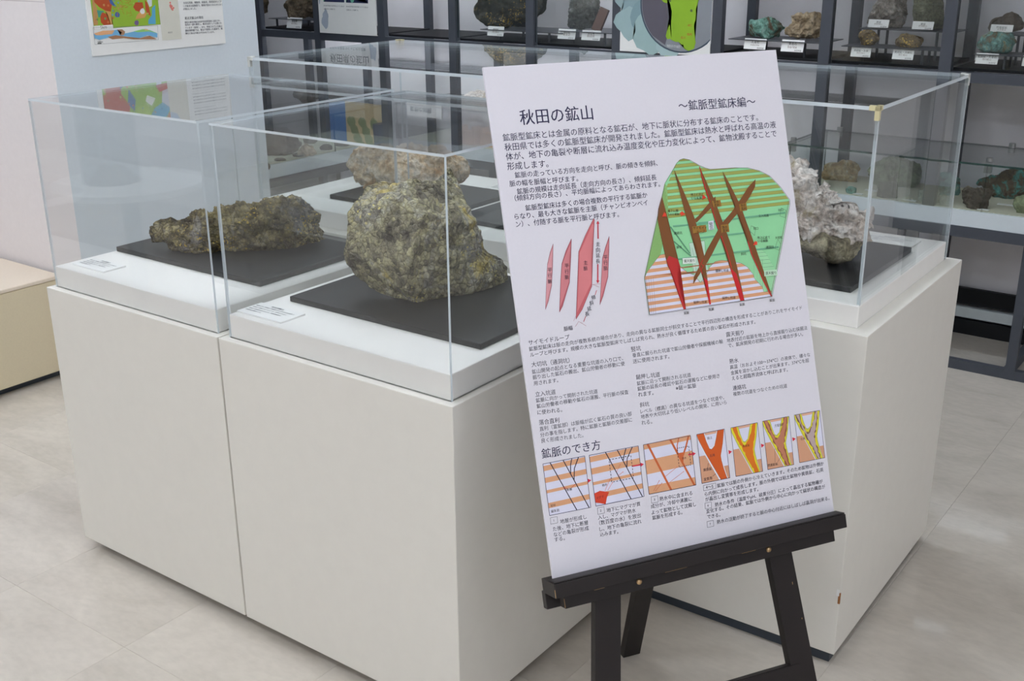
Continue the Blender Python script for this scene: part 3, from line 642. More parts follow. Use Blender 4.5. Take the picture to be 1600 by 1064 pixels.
srock('pyramid shaped brown stone in the left counter', 0, 0, 0, 0, 2.05, ZS, m_bei, 43, .04, group=g_ct, pts=[(467, 240), (472, 228), (478, 224), (488, 230), (495, 240), (480, 243)])
for k, (a, b, c, d, lb) in enumerate(((428, 447, 247, 253, 'flat dark pebble near the front of the left counter'), (458, 476, 239, 246, 'flat dark pebble below the pyramid stone'), (474, 495, 214, 226, 'dark oval stone behind the pyramid stone'), (500, 519, 225, 236, 'dark oval stone right of the pyramid stone'), (524, 546, 222, 230, 'flat dark stone beyond the glass joint'), (437, 450, 228, 245, 'upright brown stone in front of the large brown rock'))):
    crock(lb, a, b, c, d, m_drk if k < 5 else m_brn, 50 + k, .02, 4, rough=.002, facet=.002)
# back-left counter: white rock and tan blocks
srock('white rock in the back left counter', 0, 0, 0, 0, 2.84, ZS, m_cryst, 60, .09, 6, group=g_ct, rough=.012, pts=[(700, 175), (705, 160), (722, 150), (745, 142), (765, 145), (785, 160), (785, 195), (760, 210), (720, 205), (702, 190)])
for k, (a, b) in enumerate(((722, 745), (754, 778))):
    p0 = on_y(a, 222, 2.72); p1 = on_y(b, 222, 2.72)
    bm = bmesh.new(); W = p1.x - p0.x; Hh = .085
    box(bm, 0, W, 0, .05, 0, Hh * .72); box(bm, 0, W * .16, 0, .05, Hh * .72, Hh); box(bm, W * .84, W, 0, .05, Hh * .72, Hh)
    o = obj('notched_block', bm, plain('tan_wood', (222, 164, 108), .6, .08)); o.location = (p0.x, 2.70, ZS)
    tag(o, ['tan notched block in front of the white rock, left of two', 'tan notched block in front of the white rock, right of two'][k], 'block')

# ------------------------------------------------------------------ posters on the shelving
def yposter(name, label, x0, x1, z0, z1, Y, draw, cat='poster', th=.004):
    t = thing(name, label, cat, (x0, Y, z0))
    boxo('board', (0, x1 - x0, -th, 0, 0, z1 - z0), M_PAPER, t)
    p = Print(lambda u, v, l: Vector((u, -th - l, v))); draw(p, x1 - x0, z1 - z0); p.done('print', t); return t
def wob(pts, amp, seed, n=4):
    r = random.Random(seed); out = []
    for i in range(len(pts)):
        a, b = Vector(pts[i]), Vector(pts[(i + 1) % len(pts)])
        for k in range(n): out.append(a.lerp(b, k / n) + Vector((r.uniform(-amp, amp), r.uniform(-amp, amp))) * (1 if k else .3))
    return out
def splat(p, cx, cy, r, c, seed):
    rr = random.Random(seed); p.poly([(cx + math.cos(t * .3927) * r * rr.uniform(.75, 1.1), cy + math.sin(t * .3927) * r * rr.uniform(.75, 1.1)) for t in range(16)], c)
def draw_maps(p, W, Hh):
    # pale grey outline of the islands behind everything
    for k, q in enumerate(([(.04, .10), (.11, .04), (.15, .07), (.17, .2), (.12, .26), (.07, .2)], [(.02, .3), (.05, .36), (.07, .48), (.03, .44)], [(.88, .4), (.97, .44), (.99, .62), (.93, .66), (.89, .55)], [(.86, .72), (.98, .76), (.96, .9), (.88, .88)])):
        p.poly([(a * W, b * Hh) for a, b in wob(q, .008, k)], (176, 186, 200))
    for k, (a, b) in enumerate(((.10, .47), (.50, .88))):
        c, d = .33, .72
        p.poly([(a * W, c * Hh), (b * W, c * Hh), (b * W, d * Hh), (a * W, d * Hh)], (88, 160, 140))
        if k == 0:
            p.poly([(u * W, v * Hh) for u, v in ((a, c), (b, c), (b, .62), (.42, .52), (.36, .47), (.30, .50), (.26, .44), (.2, .40), (.12, .335))], (52, 58, 92))
            p.poly([(u * W, v * Hh) for u, v in ((.11, .34), (.2, .40), (.27, .46), (.32, .53), (.42, .60), (.40, .64), (.30, .58), (.22, .50), (.14, .44))], (112, 180, 160))
            p.path([(u * W, v * Hh) for u, v in ((.2, .49), (.3, .57), (.38, .66), (.42, .7))], .003, (38, 60, 70))
            p.poly([(u * W, v * Hh) for u, v in ((.33, .475), (.36, .49), (.375, .475), (.39, .48), (.37, .46), (.345, .46))], (220, 60, 50)); p.text('尾去沢', (.36 * W, .42 * Hh), (.43 * W, .42 * Hh), (235, 235, 240))
        else:
            p.poly([(u * W, v * Hh) for u, v in ((a, c), (b, c), (b, .68), (.83, .62), (.78, .55), (.70, .52), (.66, .45), (.64, .36), (.60, .34), (.58, .44), (.62, .55), (.56, .48), (.55, .36))], (52, 58, 92))
            for q in ((.61, .36), (.63, .4), (.645, .45), (.68, .49), (.72, .53), (.76, .57), (.79, .6), (.82, .64)): splat(p, q[0] * W, q[1] * Hh, .013, (112, 180, 160), int(q[0] * 100))
            p.text('日本海', (.62 * W, .6 * Hh), (.69 * W, .6 * Hh), (225, 235, 235))
        for r_, (s, f) in enumerate((('約1500万年前の日本列島のようすと鉱山の', .99), ('位置を示した地図です。', .55))): p.text(s, (a * W, (.29 - r_ * .035) * Hh), ((a + (b - a) * f) * W, (.29 - r_ * .035) * Hh), (60, 60, 70))
    p.text('秋田県の鉱山', (.16 * W, .90 * Hh), (.84 * W, .90 * Hh), (50, 52, 60)); p.text('日本列島の誕生と鉱床の形成', (.2 * W, .965 * Hh), (.8 * W, .965 * Hh), (80, 82, 90))
    p.text('秋田の大地をつくった火山活動', (.16 * W, .79 * Hh), (.8 * W, .79 * Hh), (90, 90, 100))
yposter('map_poster', 'white poster with two teal and navy maps of Japan', -3.015, -2.63, 1.078, 1.53, YF - .001, draw_maps)
def draw_akita(p, W, Hh):
    for k, (x, y, r, c) in enumerate(((.12, .5, .07, (150, 172, 176)), (.2, .38, .075, (140, 164, 170)), (.1, .25, .06, (158, 182, 184)), (.3, .3, .07, (132, 158, 164)), (.22, .62, .06, (166, 188, 190)), (.15, .75, .07, (150, 176, 178)), (.36, .18, .08, (160, 186, 186)), (.05, .62, .05, (172, 196, 196)), (.55, .1, .06, (170, 194, 196)), (.3, .86, .07, (150, 176, 178)), (.8, .85, .07, (170, 194, 196)))): splat(p, x * W, y * Hh, r * 1.15, c, k)
    cx, cy, r = .685 * W, .434 * Hh, .448 * W
    def q(x, y):
        P = on_y(700 + x / 3.72, y / 3.72, YF - .005); return (P.x + 1.268, P.z - 1.078)
    cl = lambda pts: [(min(a, W), b) for a, b in pts]
    p.poly(cl([(cx + math.cos(t * .1309) * r * 1.035, cy + math.sin(t * .1309) * r * 1.035) for t in range(48)]), (72, 84, 98))
    p.poly(cl([(cx + math.cos(t * .1309) * r, cy + math.sin(t * .1309) * r) for t in range(48)]), (140, 144, 150))
    low = [q(*a) for a in ((1262, 262), (1272, 225), (1270, 185), (1285, 150), (1300, 110), (1302, 60), (1290, 20), (1255, 10))]
    p.poly([(cx + math.cos(t * .1309) * r * .99, cy + math.sin(t * .1309) * r * .99) for t in range(15, 31)] + low, (98, 94, 104))
    land = [q(*a) for a in ((1240, 0), (1262, 16), (1290, 20), (1302, 60), (1300, 110), (1285, 150), (1270, 185), (1270, 222), (1300, 232), (1340, 245), (1368, 260), (1375, 285), (1402, 296), (1428, 284), (1440, 250), (1434, 200), (1430, 150), (1446, 110), (1440, 60), (1455, 0), (1470, -60), (1440, -140), (1300, -170), (1260, -120), (1280, -60))]
    p.poly(wob(land, .003, 9, 3), (146, 186, 52))
    for a in ((1415, 62), (1290, 4)): splat(p, *q(*a), .006, (90, 110, 60), 3)
    for t_, a in (('阿仁', (1408, 148)), ('院内', (1404, 200)), ('荒川', (1366, 219))): p.text(t_, q(a[0] - 13, a[1]), q(a[0] + 13, a[1]), (190, 70, 50), .03)
    p.text('秋田県の主な鉱山の位置', q(1272, 262), q(1350, 268), (225, 225, 228)); p.text('（現在はすべて閉山）', q(1272, 270), q(1350, 276), (225, 225, 228))
yposter('map_poster', 'poster with a round grey map showing green Akita prefecture', -1.268, -.857, 1.078, 1.53, YF - .001, draw_akita)
def draw_pic(p, W, Hh):
    p.poly([(0, 0), (.3 * W, 0), (.3 * W, Hh), (0, Hh)], (70, 120, 180)); p.poly([(.3 * W, 0), (W, 0), (W, Hh), (.3 * W, Hh)], (196, 176, 132))
    for k in range(9): splat(p, (.4 + .05 * k) * W, (.3 + .12 * (k % 4)) * Hh, .03, (126, 136, 92), k)
    p.poly([(.78 * W, .3 * Hh), (.97 * W, .25 * Hh), (.98 * W, .8 * Hh), (.8 * W, .85 * Hh)], (70, 76, 96))
yposter('picture_panel', 'blue and tan picture panel on the second tier, above the two maps', -3.015, -2.63, 1.62, 1.95, YF + .03, draw_pic, 'picture')
yposter('info_card', 'white explanation card standing on the second tier, third bay', -2.5, -2.28, 1.575, 1.66, YF + .05, lambda p, W, Hh: p.text('鉱物の説明', (.1 * W, .6 * Hh), (.7 * W, .6 * Hh)), 'label')

# ------------------------------------------------------------------ geological poster on the pale blue wall
XW = -2.3115
def wall_poster():
    y0, y1, z0, z1 = .888, 1.47, 1.149, 1.85
    t = thing('geology_poster', 'large white poster with a colourful geological map', 'poster', (XW, y0, z0))
    boxo('board', (.0002, .006, 0, y1 - y0, 0, z1 - z0), M_PAPER, t, .0008)
    p = Print(lambda u, v, l: Vector((.006 + l, u, v)))
    W, Hh = y1 - y0, z1 - z0
    def q(x, y):
        P = on_x(x, y, XW + .006); return (P.y - y0, P.z - z0)
    # map: 0.017..0.345 wide, from .088 upwards
    mx0, mx1, my0, my1 = .018, .346, .088, .318
    p.poly([(mx0, my0), (mx1, my0), (mx1, my1), (mx0, my1)], (150, 186, 62))
    k = 120 / 260.
    c = lambda pts: [q(120 + a * .18323, b * .18323) for a, b in pts]
    RED, ORG, BLU, TEAL = (186, 84, 48), (214, 162, 96), (96, 170, 206), (76, 150, 132)
    def up(poly): return [(min(max(u, mx0), mx1), min(max(v, my0), my1)) for u, v in poly]
    p.poly(up(c([(130, -40), (175, 80), (180, 215), (135, 215)])), (196, 150, 96))
    p.poly(up(c([(130, -80), (260, -90), (300, 40), (290, 100), (240, 90), (190, 60), (150, 20)])), RED)
    p.poly(up(c([(170, 85), (230, 95), (215, 140), (185, 150)])), TEAL)
    p.poly(up(c([(215, 105), (260, 120), (280, 180), (300, 230), (250, 235), (205, 190), (200, 140)])), RED)
    p.poly(up(c([(240, 90), (290, 100), (300, 200), (312, 225), (296, 225), (276, 170), (262, 120)])), ORG)
    p.poly(up(c([(270, -20), (300, 0), (330, 50), (310, 50), (285, 30)])), (70, 100, 160))
    p.poly(up(c([(500, 20), (560, 20), (570, 70), (545, 105), (500, 90), (480, 60)])), RED)
    p.poly(up(c([(580, 0), (600, 20), (615, 60), (630, 135), (600, 120), (585, 80)])), RED)
    p.poly(up(c([(540, 100), (600, 110), (580, 150), (500, 165), (510, 130)])), ORG)
    p.poly(up(c([(640, 70), (668, 40), (672, 205), (610, 205), (610, 170), (640, 130)])), BLU)
    p.poly(up(c([(590, -60), (640, -40), (640, 50), (620, 60), (600, 10)])), (206, 214, 220))
    for k2, (a, b) in enumerate(((345, 125), (510, 195))): splat(p, *q(120 + a * .18323, b * .18323), .010, [(70, 100, 160), (120, 100, 140)][k2], k2)
    a, b = q(120 + 560 * .18323, 95 * .18323); splat(p, a, b, .011, (225, 228, 226), 4)
    rr = random.Random(3)
    for n_ in range(40):
        a, b = q(120 + rr.uniform(310, 470) * .18323, rr.uniform(-60, 140) * .18323); an = rr.uniform(0, 3.1)
        p.line((a, b), (a + .013 * math.cos(an), b + .013 * math.sin(an)), .0012, (184, 110, 50))
    # upper half of the map
    for pts_, cc in (([(mx0, .20), (.09, .20), (.125, .25), (.11, .30), (.06, my1), (mx0, .28)], (186, 88, 60)), ([(mx0, .27), (.05, .29), (.055, my1), (mx0, my1)], (214, 160, 110)), ([(.125, .19), (.15, .23), (.14, .27), (.115, .24)], (90, 120, 160)),
                     ([(.19, my1), (.225, .27), (.27, .25), (.30, .27), (.28, .30), (.25, my1)], (110, 176, 210)), ([(.27, .20), (.34, .185), (mx1, .26), (.30, .28), (.26, .25)], (206, 208, 216)), ([(.285, .295), (mx1, .265), (mx1, my1), (.27, my1)], (216, 150, 104)),
                     ([(.24, .19), (.29, .185), (.30, .205), (.255, .215)], (190, 86, 62)), ([(.15, .26), (.2, .25), (.21, .29), (.17, my1), (.14, .30)], (168, 196, 80)), ([(.20, .22), (.235, .235), (.215, .26), (.19, .24)], (232, 234, 226))): p.poly(pts_, cc)
    for n_ in range(46):
        u_, v_ = rr.uniform(mx0 + .01, mx1 - .01), rr.uniform(my0 + .02, my1 - .01); splat(p, u_, v_, rr.uniform(.002, .005), [(176, 196, 96), (206, 120, 70), (120, 150, 90), (196, 150, 90), (100, 150, 180)][n_ % 5], n_)
    p.path([(mx0, my0), (mx1, my0), (mx1, my1), (mx0, my1)], .0006, (130, 134, 130), True)
    p.poly([(mx0, my0), (mx0 + .075, my0), (mx0 + .075, my0 + .012), (mx0, my0 + .012)], (240, 240, 238)); p.text('5km', (mx0 + .025, my0 + .006), (mx0 + .05, my0 + .006), (80, 80, 80))
    # cross section strip
    p.path([q(145, 43), q(246, 40), q(247, 62), q(148, 69.5)], .0008, (120, 125, 130), True)
    sx = lambda pts, cc: p.poly([q(120 + a * .18323, b * .18323) for a, b in pts], cc)
    sx([(145, 290), (200, 270), (300, 258), (360, 252), (400, 262), (410, 285), (480, 270), (560, 250), (620, 255), (685, 285), (685, 320), (600, 300), (530, 325), (420, 310), (330, 300), (270, 320), (190, 340), (150, 325)], (120, 180, 220))
    sx([(145, 285), (220, 262), (320, 258), (300, 290), (210, 300), (160, 300)], (232, 176, 130)); sx([(260, 315), (330, 300), (420, 312), (540, 325), (620, 305), (680, 335), (560, 335), (480, 335), (400, 325), (300, 335)], (168, 124, 92))
    sx([(340, 252), (385, 250), (410, 270), (400, 298), (370, 300), (385, 275)], (180, 140, 110)); sx([(480, 268), (560, 248), (600, 252), (685, 282), (610, 268), (520, 275)], (150, 206, 120)); sx([(570, 246), (600, 248), (610, 258), (580, 258)], (226, 190, 140))
    p.line(q(152, 68), q(158, 67.7), .003, (60, 60, 60)); p.text('500m', q(152, 65.5), q(160, 65), (80, 80, 80))
    # pale second map
    a, b = q(248.5, 20), q(282.5, 60.5)
    p.poly([(a[0], b[1]), (b[0] + .003, b[1]), (b[0] + .003, .335), (a[0], .335)], (218, 216, 204))
    for n_ in range(9): u, v = q(120 + rr.uniform(790, 830) * .18323, rr.uniform(5, 105) * .18323); splat(p, u, v, rr.uniform(.002, .007), (226, 130, 120), n_)
    p.text('尾去沢', q(262, 51), q(269, 50.5), (80, 80, 80)); p.poly([(a[0], .29), (a[0] + .03, .30), (a[0] + .05, .335), (a[0], .335)], (180, 198, 220))
    # text column
    T2 = [(905, 25, 1230, 12, '含金石英脈、銅鉱床、鉛鉱床、亜鉛鉱床などが'), (905, 52, 1238, 38, 'この鉱床は鉱脈型で、開発が進められたのち多く'), (905, 78, 1015, 72, 'が閉山しました。'), (918, 156, 1076, 148, '尾去沢鉱山の現在'),
          (918, 192, 1222, 175, '現在の尾去沢鉱山は近代化産業遺産に認定され、'), (920, 212, 1232, 196, '坑内の一部を観光し、観光坑道として公開され'), (922, 238, 1236, 222, 'ています（有料）。また、併設されている鉱山'), (922, 262, 1240, 243, '歴史資料館では、鉱山で使用した道具や、鉱'), (924, 286, 1170, 272, '物など鉱山の展示が行われています。')]
    for (xa, ya, xb, yb, s) in T2: p.text(s, q(120 + xa * .18323, ya * .18323), q(120 + xb * .18323, yb * .18323), (80, 82, 92), bold=.03)
    for n_ in range(11):
        v = .185 + n_ * .0115 + (.008 if n_ > 3 else 0) + (.008 if n_ > 7 else 0)
        p.text('鉱山の歴史は古く千年以上前から採掘されてきたと伝わる', (.402, v), (.402 + (.155 if n_ % 4 else .1), v), (84, 86, 98), .03)
    p.text('尾去沢鉱山とその周辺の地質図', (.12, .332), (.30, .332), (80, 82, 96)); p.text('鉱脈の分布', (.40, .345), (.5, .345), (80, 82, 96))
    for n_ in range(4): p.text('地図は鉱山周辺の地層と岩石の種類を色分けして示しています', (.20, .35 + n_ * .012), (.38, .35 + n_ * .012), (110, 112, 122))
    p.text('尾去沢鉱山', (.05, .5), (.35, .5), (60, 62, 80))
    p.done('print', t)
wall_poster()

# ================================================================== INFORMATION BOARD ON EASEL

SO = Vector((.25703, -.04834, .48158)); SR = Euler((1.24204, -.00625, 1.02985), 'XYZ').to_matrix()
BW, BH = .594, .888
MSG = Matrix.Translation(SO) @ SR.to_4x4()
def on_board(x, y, n=0):
    d = SR.transposed() @ ray(x, y); c = SR.transposed() @ (CAM - SO); t = (n - c.z) / d.z; p = c + d * t; return (p.x, p.y)
ip = thing('information_sign', 'white foam information board with Japanese text on a dark easel', 'sign board', SO); ip.rotation_euler = SR.to_euler()
boxo('board', (0, BW, 0, BH, -.006, 0), M_SIGN, ip, .0006)
def pr(): return Print(lambda u, v, l: Vector((u, v, l)))
def px(ox, oy, k): return lambda a, b: on_board(ox + a / k, oy + b / k)
INK = (48, 46, 78); INK2 = (70, 70, 84)
p = pr(); W_ = on_board
for t, a, b, bo in (('秋田の鉱山', (812, 184.4), (925.7, 176), .018), ('〜鉱脈型鉱床編〜', (1060, 165.8), (1180, 158.6), .014), ('鉱脈のでき方', (846.2, 709.6), (937.8, 695), .016)): p = pr(); p.text(t, W_(*a), W_(*b), INK, bo); p.done('heading_text', ip)
p = pr()
for t, a, b in (('鉱脈型鉱床とは金属の原料となる鉱石が、地下に脈状に分布する鉱床のことです。', (785.6, 215.4), (1184, 183.4)), ('秋田県では多くの鉱脈型鉱床が開発されました。鉱脈型鉱床は熱水と呼ばれる高温の液', (788.2, 230.5), (1212, 194.7)),
  ('体が、地下の亀裂や断層に流れ込み温度変化や圧力変化によって、鉱物沈殿することで', (790.3, 245.4), (1213, 208.6)), ('形成します。', (792.4, 260.3), (856.5, 255.7))): p.text(t, W_(*a), W_(*b), INK, .012)
for t, a, b in (('鉱脈の走っている方向を走向と呼び、脈の傾きを傾斜、', (804.2, 274), (1027, 254.7)), ('脈の幅を脈幅と呼びます。', (795.9, 287.4), (903, 278.9)), ('鉱脈の規模は走向延長（走向方向の長さ）、傾斜延長', (807.6, 299.5), (1025.3, 277)),
  ('（傾斜方向の長さ）、平均脈幅によってあらわされます。', (804, 310), (1031, 287.6)), ('鉱脈型鉱床は多くの場合複数の平行する鉱脈か', (820.8, 325.3), (1011, 304.7)), ('らなり、最も大きな鉱脈を主脈（チャンピオンベイ', (803.7, 339), (1011.6, 316.6)), ('ン）、付随する脈を平行脈と呼びます。', (805.8, 350.8), (966.8, 335))): p.text(t, W_(*a), W_(*b), INK, .012)
p.done('introduction_text', ip)
p = pr()
for t, a, b in (('サイモイドループ', (825.5, 535.8), (889.6, 526.5)), ('大切坑（通洞坑）', (830.3, 570), (889.6, 563)), ('立入坑道', (836.3, 616.4), (867.9, 612.3)), ('落合直利', (842, 660.5), (873.7, 656.3)), ('竪坑', (986, 546), (1001, 543.8)), ('鎚押し坑道', (993.6, 589.6), (1031, 585)), ('斜坑', (999.6, 633), (1014, 631)), ('露天掘り', (1134.4, 523), (1161.7, 519.4)), ('熱水', (1139.6, 564.8), (1153.4, 562.8)), ('連絡坑', (1144.8, 606.8), (1165.4, 603.6))): p = pr(); p.text(t, W_(*a), W_(*b), INK2, .012); p.done('term_heading', ip)
p = pr()
for t, a, b in (('鉱脈型鉱床は脈の走向が複数系統の場合があり、走向の異なる鉱脈同士が斜交することで平行四辺形の構造を形成することがありこれをサイモイド', (826.5, 545.7), (1253, 480.7)), ('ループと呼びます。規模の大きな鉱脈型鉱床でしばしば見られ、熱水が良く循環するため質の良い鉱石が形成されます。', (828.2, 554.8), (1180, 503)),
  ('鉱山開発の起点となる重要な坑道の入り口で、', (831, 581.3), (973.3, 559.6)), ('掘り出した鉱石の搬出、鉱山労働者の移動に使', (832, 590), (976, 567.9)), ('用されます。', (833.8, 599.3), (872, 594)), ('鉱脈に向かって開削された坑道', (837.3, 626), (933.6, 611.3)), ('鉱山労働者の移動や鉱石の運搬、平行脈の探査', (838.5, 635), (981.6, 612.3)), ('に使われる。', (839.6, 644.8), (878.2, 640.2)),
  ('直利（富鉱部）は脈幅が広く鉱石の質の良い部', (843, 670.6), (986.7, 646.4)), ('分の事を指します。特に鉱脈と鉱脈の交差部に', (844, 680), (987.4, 655.7)), ('良く形成されました。', (845.8, 688.8), (911.3, 680)), ('垂直に掘られた坑道で鉱山労働者や採掘機械の輸', (988.2, 555.5), (1129.3, 533.4)), ('送に使用されます。', (988.8, 564.8), (1045.7, 557)),
  ('鉱脈に沿って開削される坑道', (995, 599.5), (1079.2, 585.7)), ('鉱脈の延長の確認や鉱石の運搬などに使用さ', (996, 607.8), (1124, 587.2)), ('れます。', (997, 616.8), (1020.9, 613.6)), ('※鎚＝鉱脈', (1055.8, 606.8), (1087.5, 602.3)), ('レベル（標高）の異なる坑道をつなぐ坑道や、', (1000.6, 643.3), (1131.3, 620.9)), ('地表や大切坑より低いレベルの開発、に用いら', (1001.2, 651.6), (1135, 628.5)), ('れる。', (1002.2, 660.9), (1018.8, 658.4)),
  ('地表付近の鉱脈を地上から直接掘り込む採掘法', (1135.5, 532.4), (1261, 512.1)), ('で、鉱床開発の初期に行われる場合が多い。', (1137.5, 540.2), (1254.4, 522)), ('高温（おおよそ100〜374℃）の液体で、様々な', (1140.6, 574.1), (1265.7, 554)), ('金属を溶かし込むことが出来ます。374℃を超', (1141.7, 583), (1263.7, 562.8)), ('えると超臨界流体と呼ばれます。', (1143.3, 591.3), (1230.6, 577.5)), ('複数の坑道をつなぐための坑道', (1145.4, 616), (1229.5, 602.7))):
    if t[:4] in ('鉱山開発', '鉱脈に向', '直利（富', '垂直に掘', '鉱脈に沿', 'レベル（', '地表付近', '高温（お', '複数の坑'): p.done('term_text', ip); p = pr()
    p.text(t, W_(*a), W_(*b), INK2, .006)
p.done('term_text', ip)
# --- parallel vein drawing
p = pr(); c = px(780, 260, 3.8)
def vein(pts, c1, c2, shade):
    q = [c(*a) for a in pts]; p.poly(q, c1)
    m = sum((Vector(a) for a in q), Vector((0, 0))) / len(q)
    p.poly([Vector(a).lerp(m + Vector((-.004, 0)), .22) if i % 2 else Vector(a).lerp(m, .12) for i, a in enumerate(q)], c2); p.path(q, .0005, shade, True)
vein([(320, 460), (302, 510), (286, 580), (281, 660), (274, 850), (292, 800), (311, 708), (317, 590)], (204, 132, 138), (222, 160, 166), (130, 80, 100))
vein([(428, 430), (396, 500), (371, 578), (364, 680), (357, 866), (376, 830), (417, 690), (425, 540)], (188, 98, 106), (214, 134, 140), (110, 60, 80))
vein([(560, 308), (510, 410), (471, 506), (466, 640), (455, 908), (492, 850), (549, 712), (556, 500), (565, 318)], (202, 104, 110), (220, 132, 136), (110, 60, 80))
vein([(652, 415), (630, 480), (612, 545), (607, 640), (597, 822), (616, 770), (645, 656), (651, 500)], (196, 104, 112), (216, 138, 144), (110, 60, 80))
for t, x, ys in (('平行脈', 299, (615, 648, 683)), ('平行脈', 400, (590, 625, 658)), ('主脈', 511, (573, 606)), ('平行脈', 630, (540, 572, 605)), ('走向延長', 585, (463, 497, 530, 563))):
    for ch, y in zip(t, ys): p.text(ch, c(x - 12, y + 1), c(x + 12, y - 1), (50, 44, 60), .01)
for ch, (x, y) in zip('傾斜延長', ((558, 778), (546, 811), (533, 845), (521, 876))): p.text(ch, c(x - 12, y + 3), c(x + 12, y - 3), (60, 60, 74), .01)
p.text('脈幅', c(382, 966), c(434, 958), (80, 80, 92), .01)
RD = (206, 60, 74)
p.arrow(c(586, 430), c(584, 322), .0022, RD); p.arrow(c(584, 580), c(584, 696), .0022, RD)
p.line(c(577, 735), c(568, 763), .001, RD); p.line(c(512, 890), c(500, 922), .001, RD)
for a, b in (((552, 702), (600, 697)), ((550, 700), (592, 716)), ((440, 918), (455, 885)), ((470, 920), (515, 948)), ((450, 952), (470, 920))): p.line(c(*a), c(*b), .0005, (190, 130, 140))
p.done('parallel_vein_drawing', ip)
# --- block diagram
p = pr(); c = px(990, 240, 3.9407)
OUT = [(190, 185), (245, 92), (262, 60), (282, 39), (305, 32), (343, 40), (403, 74), (440, 90), (470, 98), (560, 92), (620, 88), (700, 89), (770, 106), (835, 138), (900, 205), (958, 285), (960, 310), (850, 878), (95, 992), (65, 765)]
q = [Vector(c(*a)) for a in OUT]; p.poly(q, (152, 220, 164))
n = Vector(c(958, 318)) - Vector(c(215, 402)); n = Vector((-n.y, n.x)).normalized(); d0 = n.dot(Vector(c(215, 402))); dt = n.dot(Vector(c(305, 32)))
top = [Vector(c(*a)) for a in ((205, 200), (245, 92), (262, 60), (282, 39), (305, 32), (343, 40), (403, 74), (440, 90), (470, 98), (560, 92), (620, 88), (700, 89), (770, 106), (835, 138), (900, 205), (958, 285), (958, 318), (215, 402))]
step = (dt - d0) / 9.5
for k in range(10): 
    b_ = band(top, n, d0 + step * (k + .12), d0 + step * (k + .66)); p.poly(b_, (166, 172, 92))
    for f_ in (.12, .66):
        l_ = band(top, n, d0 + step * (k + f_), d0 + step * (k + f_) + .0004); p.poly(l_, (110, 130, 80))
left = [(190, 185), (205, 200), (215, 402), (190, 500), (165, 618), (100, 700), (65, 765)]
p.poly([c(*a) for a in left], (150, 196, 120))
for k in range(9): p.line(c(190 + k * 3, 190 + k * 22), c(66 + k * 12, 760 - k * 17), .0005, (96, 130, 76))
# pit terraces
p.poly([c(*a) for a in ((740, 575), (765, 570), (815, 620), (870, 712), (858, 820), (800, 852), (740, 770))], (164, 224, 172))
for k in range(6): p.line(c(755 + k * 8, 590 + k * 22), c(800 + k * 12, 585 + k * 22), .0005, (110, 160, 120)); p.line(c(742 + k * 10, 650), c(742 + k * 10, 770 + k * 14), .0005, (110, 160, 120))
p.poly([c(*a) for a in ((340, 552), (434, 536), (440, 640), (462, 740), (410, 790), (370, 745), (352, 640))], (196, 226, 206))
for a, b in (((340, 552), (372, 742)), ((360, 580), (390, 760)), ((434, 536), (462, 700)), ((340, 552), (434, 536))): p.line(c(*a), c(*b), .0005, (110, 150, 120))
low = [(65, 765), (84, 725), (110, 690), (140, 650), (160, 625), (200, 616), (230, 628), (262, 660), (290, 700), (335, 735), (372, 748), (410, 795), (440, 760), (465, 700), (500, 665), (540, 657), (590, 662), (660, 675), (700, 700), (735, 745), (742, 770), (790, 820), (800, 853), (845, 845), (850, 880), (95, 992)]
q = [Vector(c(*a)) for a in low]; p.poly(q, (222, 222, 240))
n2 = Vector(c(850, 880)) - Vector(c(95, 992)); n2 = Vector((-n2.y, n2.x)).normalized(); d2 = n2.dot(Vector(c(95, 992))); hh = n2.dot(Vector(c(200, 616))) - d2
for k in range(9):
    for poly_ in (q,): p.poly(band(poly_, n2, d2 + hh * (k + .42) / 9, d2 + hh * (k + .95) / 9), (222, 164, 124))
p.path(q, .0005, (120, 110, 110), True)
for k in range(4): p.line(c(76 + 14 * k, 760), c(98 + 12 * k, 985), .0004, (150, 130, 130))
GT = (112, 178, 140)
for a, b in (((240, 447), (495, 425)), ((185, 545), (225, 543)), ((365, 524), (720, 484)), ((270, 650), (890, 575)), ((535, 412), (930, 364)), ((395, 428), (500, 418))): p.line(c(*a), c(*b), .0034, GT); p.line(c(a[0], a[1] - 5), c(b[0], b[1] - 5), .0006, (150, 206, 170))
p.line(c(225, 450), c(345, 615), .0018, (96, 150, 120)); p.line(c(245, 540), c(350, 630), .0018, (96, 150, 120))
BR, RR = (128, 82, 46), (204, 44, 48)
V = lambda pts, cc: p.poly([c(*a) for a in pts], cc)
V([(172, 262), (150, 340), (144, 400), (160, 480), (180, 570), (205, 690), (245, 760), (265, 745), (282, 690), (262, 620), (235, 520), (210, 430), (190, 330)], BR)
V([(200, 660), (245, 765), (275, 860), (306, 962), (320, 958), (300, 900), (272, 800), (268, 745), (283, 690), (270, 650), (215, 630)], (190, 52, 50))
V([(245, 94), (268, 165), (283, 240), (300, 310), (325, 400), (345, 470), (375, 540), (395, 600), (420, 700), (440, 790), (466, 928), (474, 928), (455, 800), (440, 700), (430, 620), (410, 530), (388, 450), (370, 390), (330, 290), (290, 200)], BR)
V([(428, 760), (440, 790), (464, 930), (474, 928), (452, 780)], RR)
V([(403, 78), (415, 150), (440, 210), (462, 290), (490, 370), (515, 440), (540, 520), (570, 600), (590, 690), (625, 810), (655, 908), (680, 905), (655, 800), (635, 700), (610, 600), (590, 540), (560, 470), (530, 380), (505, 310), (475, 250), (435, 150)], BR)
p.path([c(*a) for a in ((403, 80), (432, 190), (468, 300), (505, 420), (545, 530), (575, 610), (600, 700))], .0015, RR)
V([(590, 700), (625, 810), (655, 908), (680, 905), (662, 840), (630, 740)], RR)
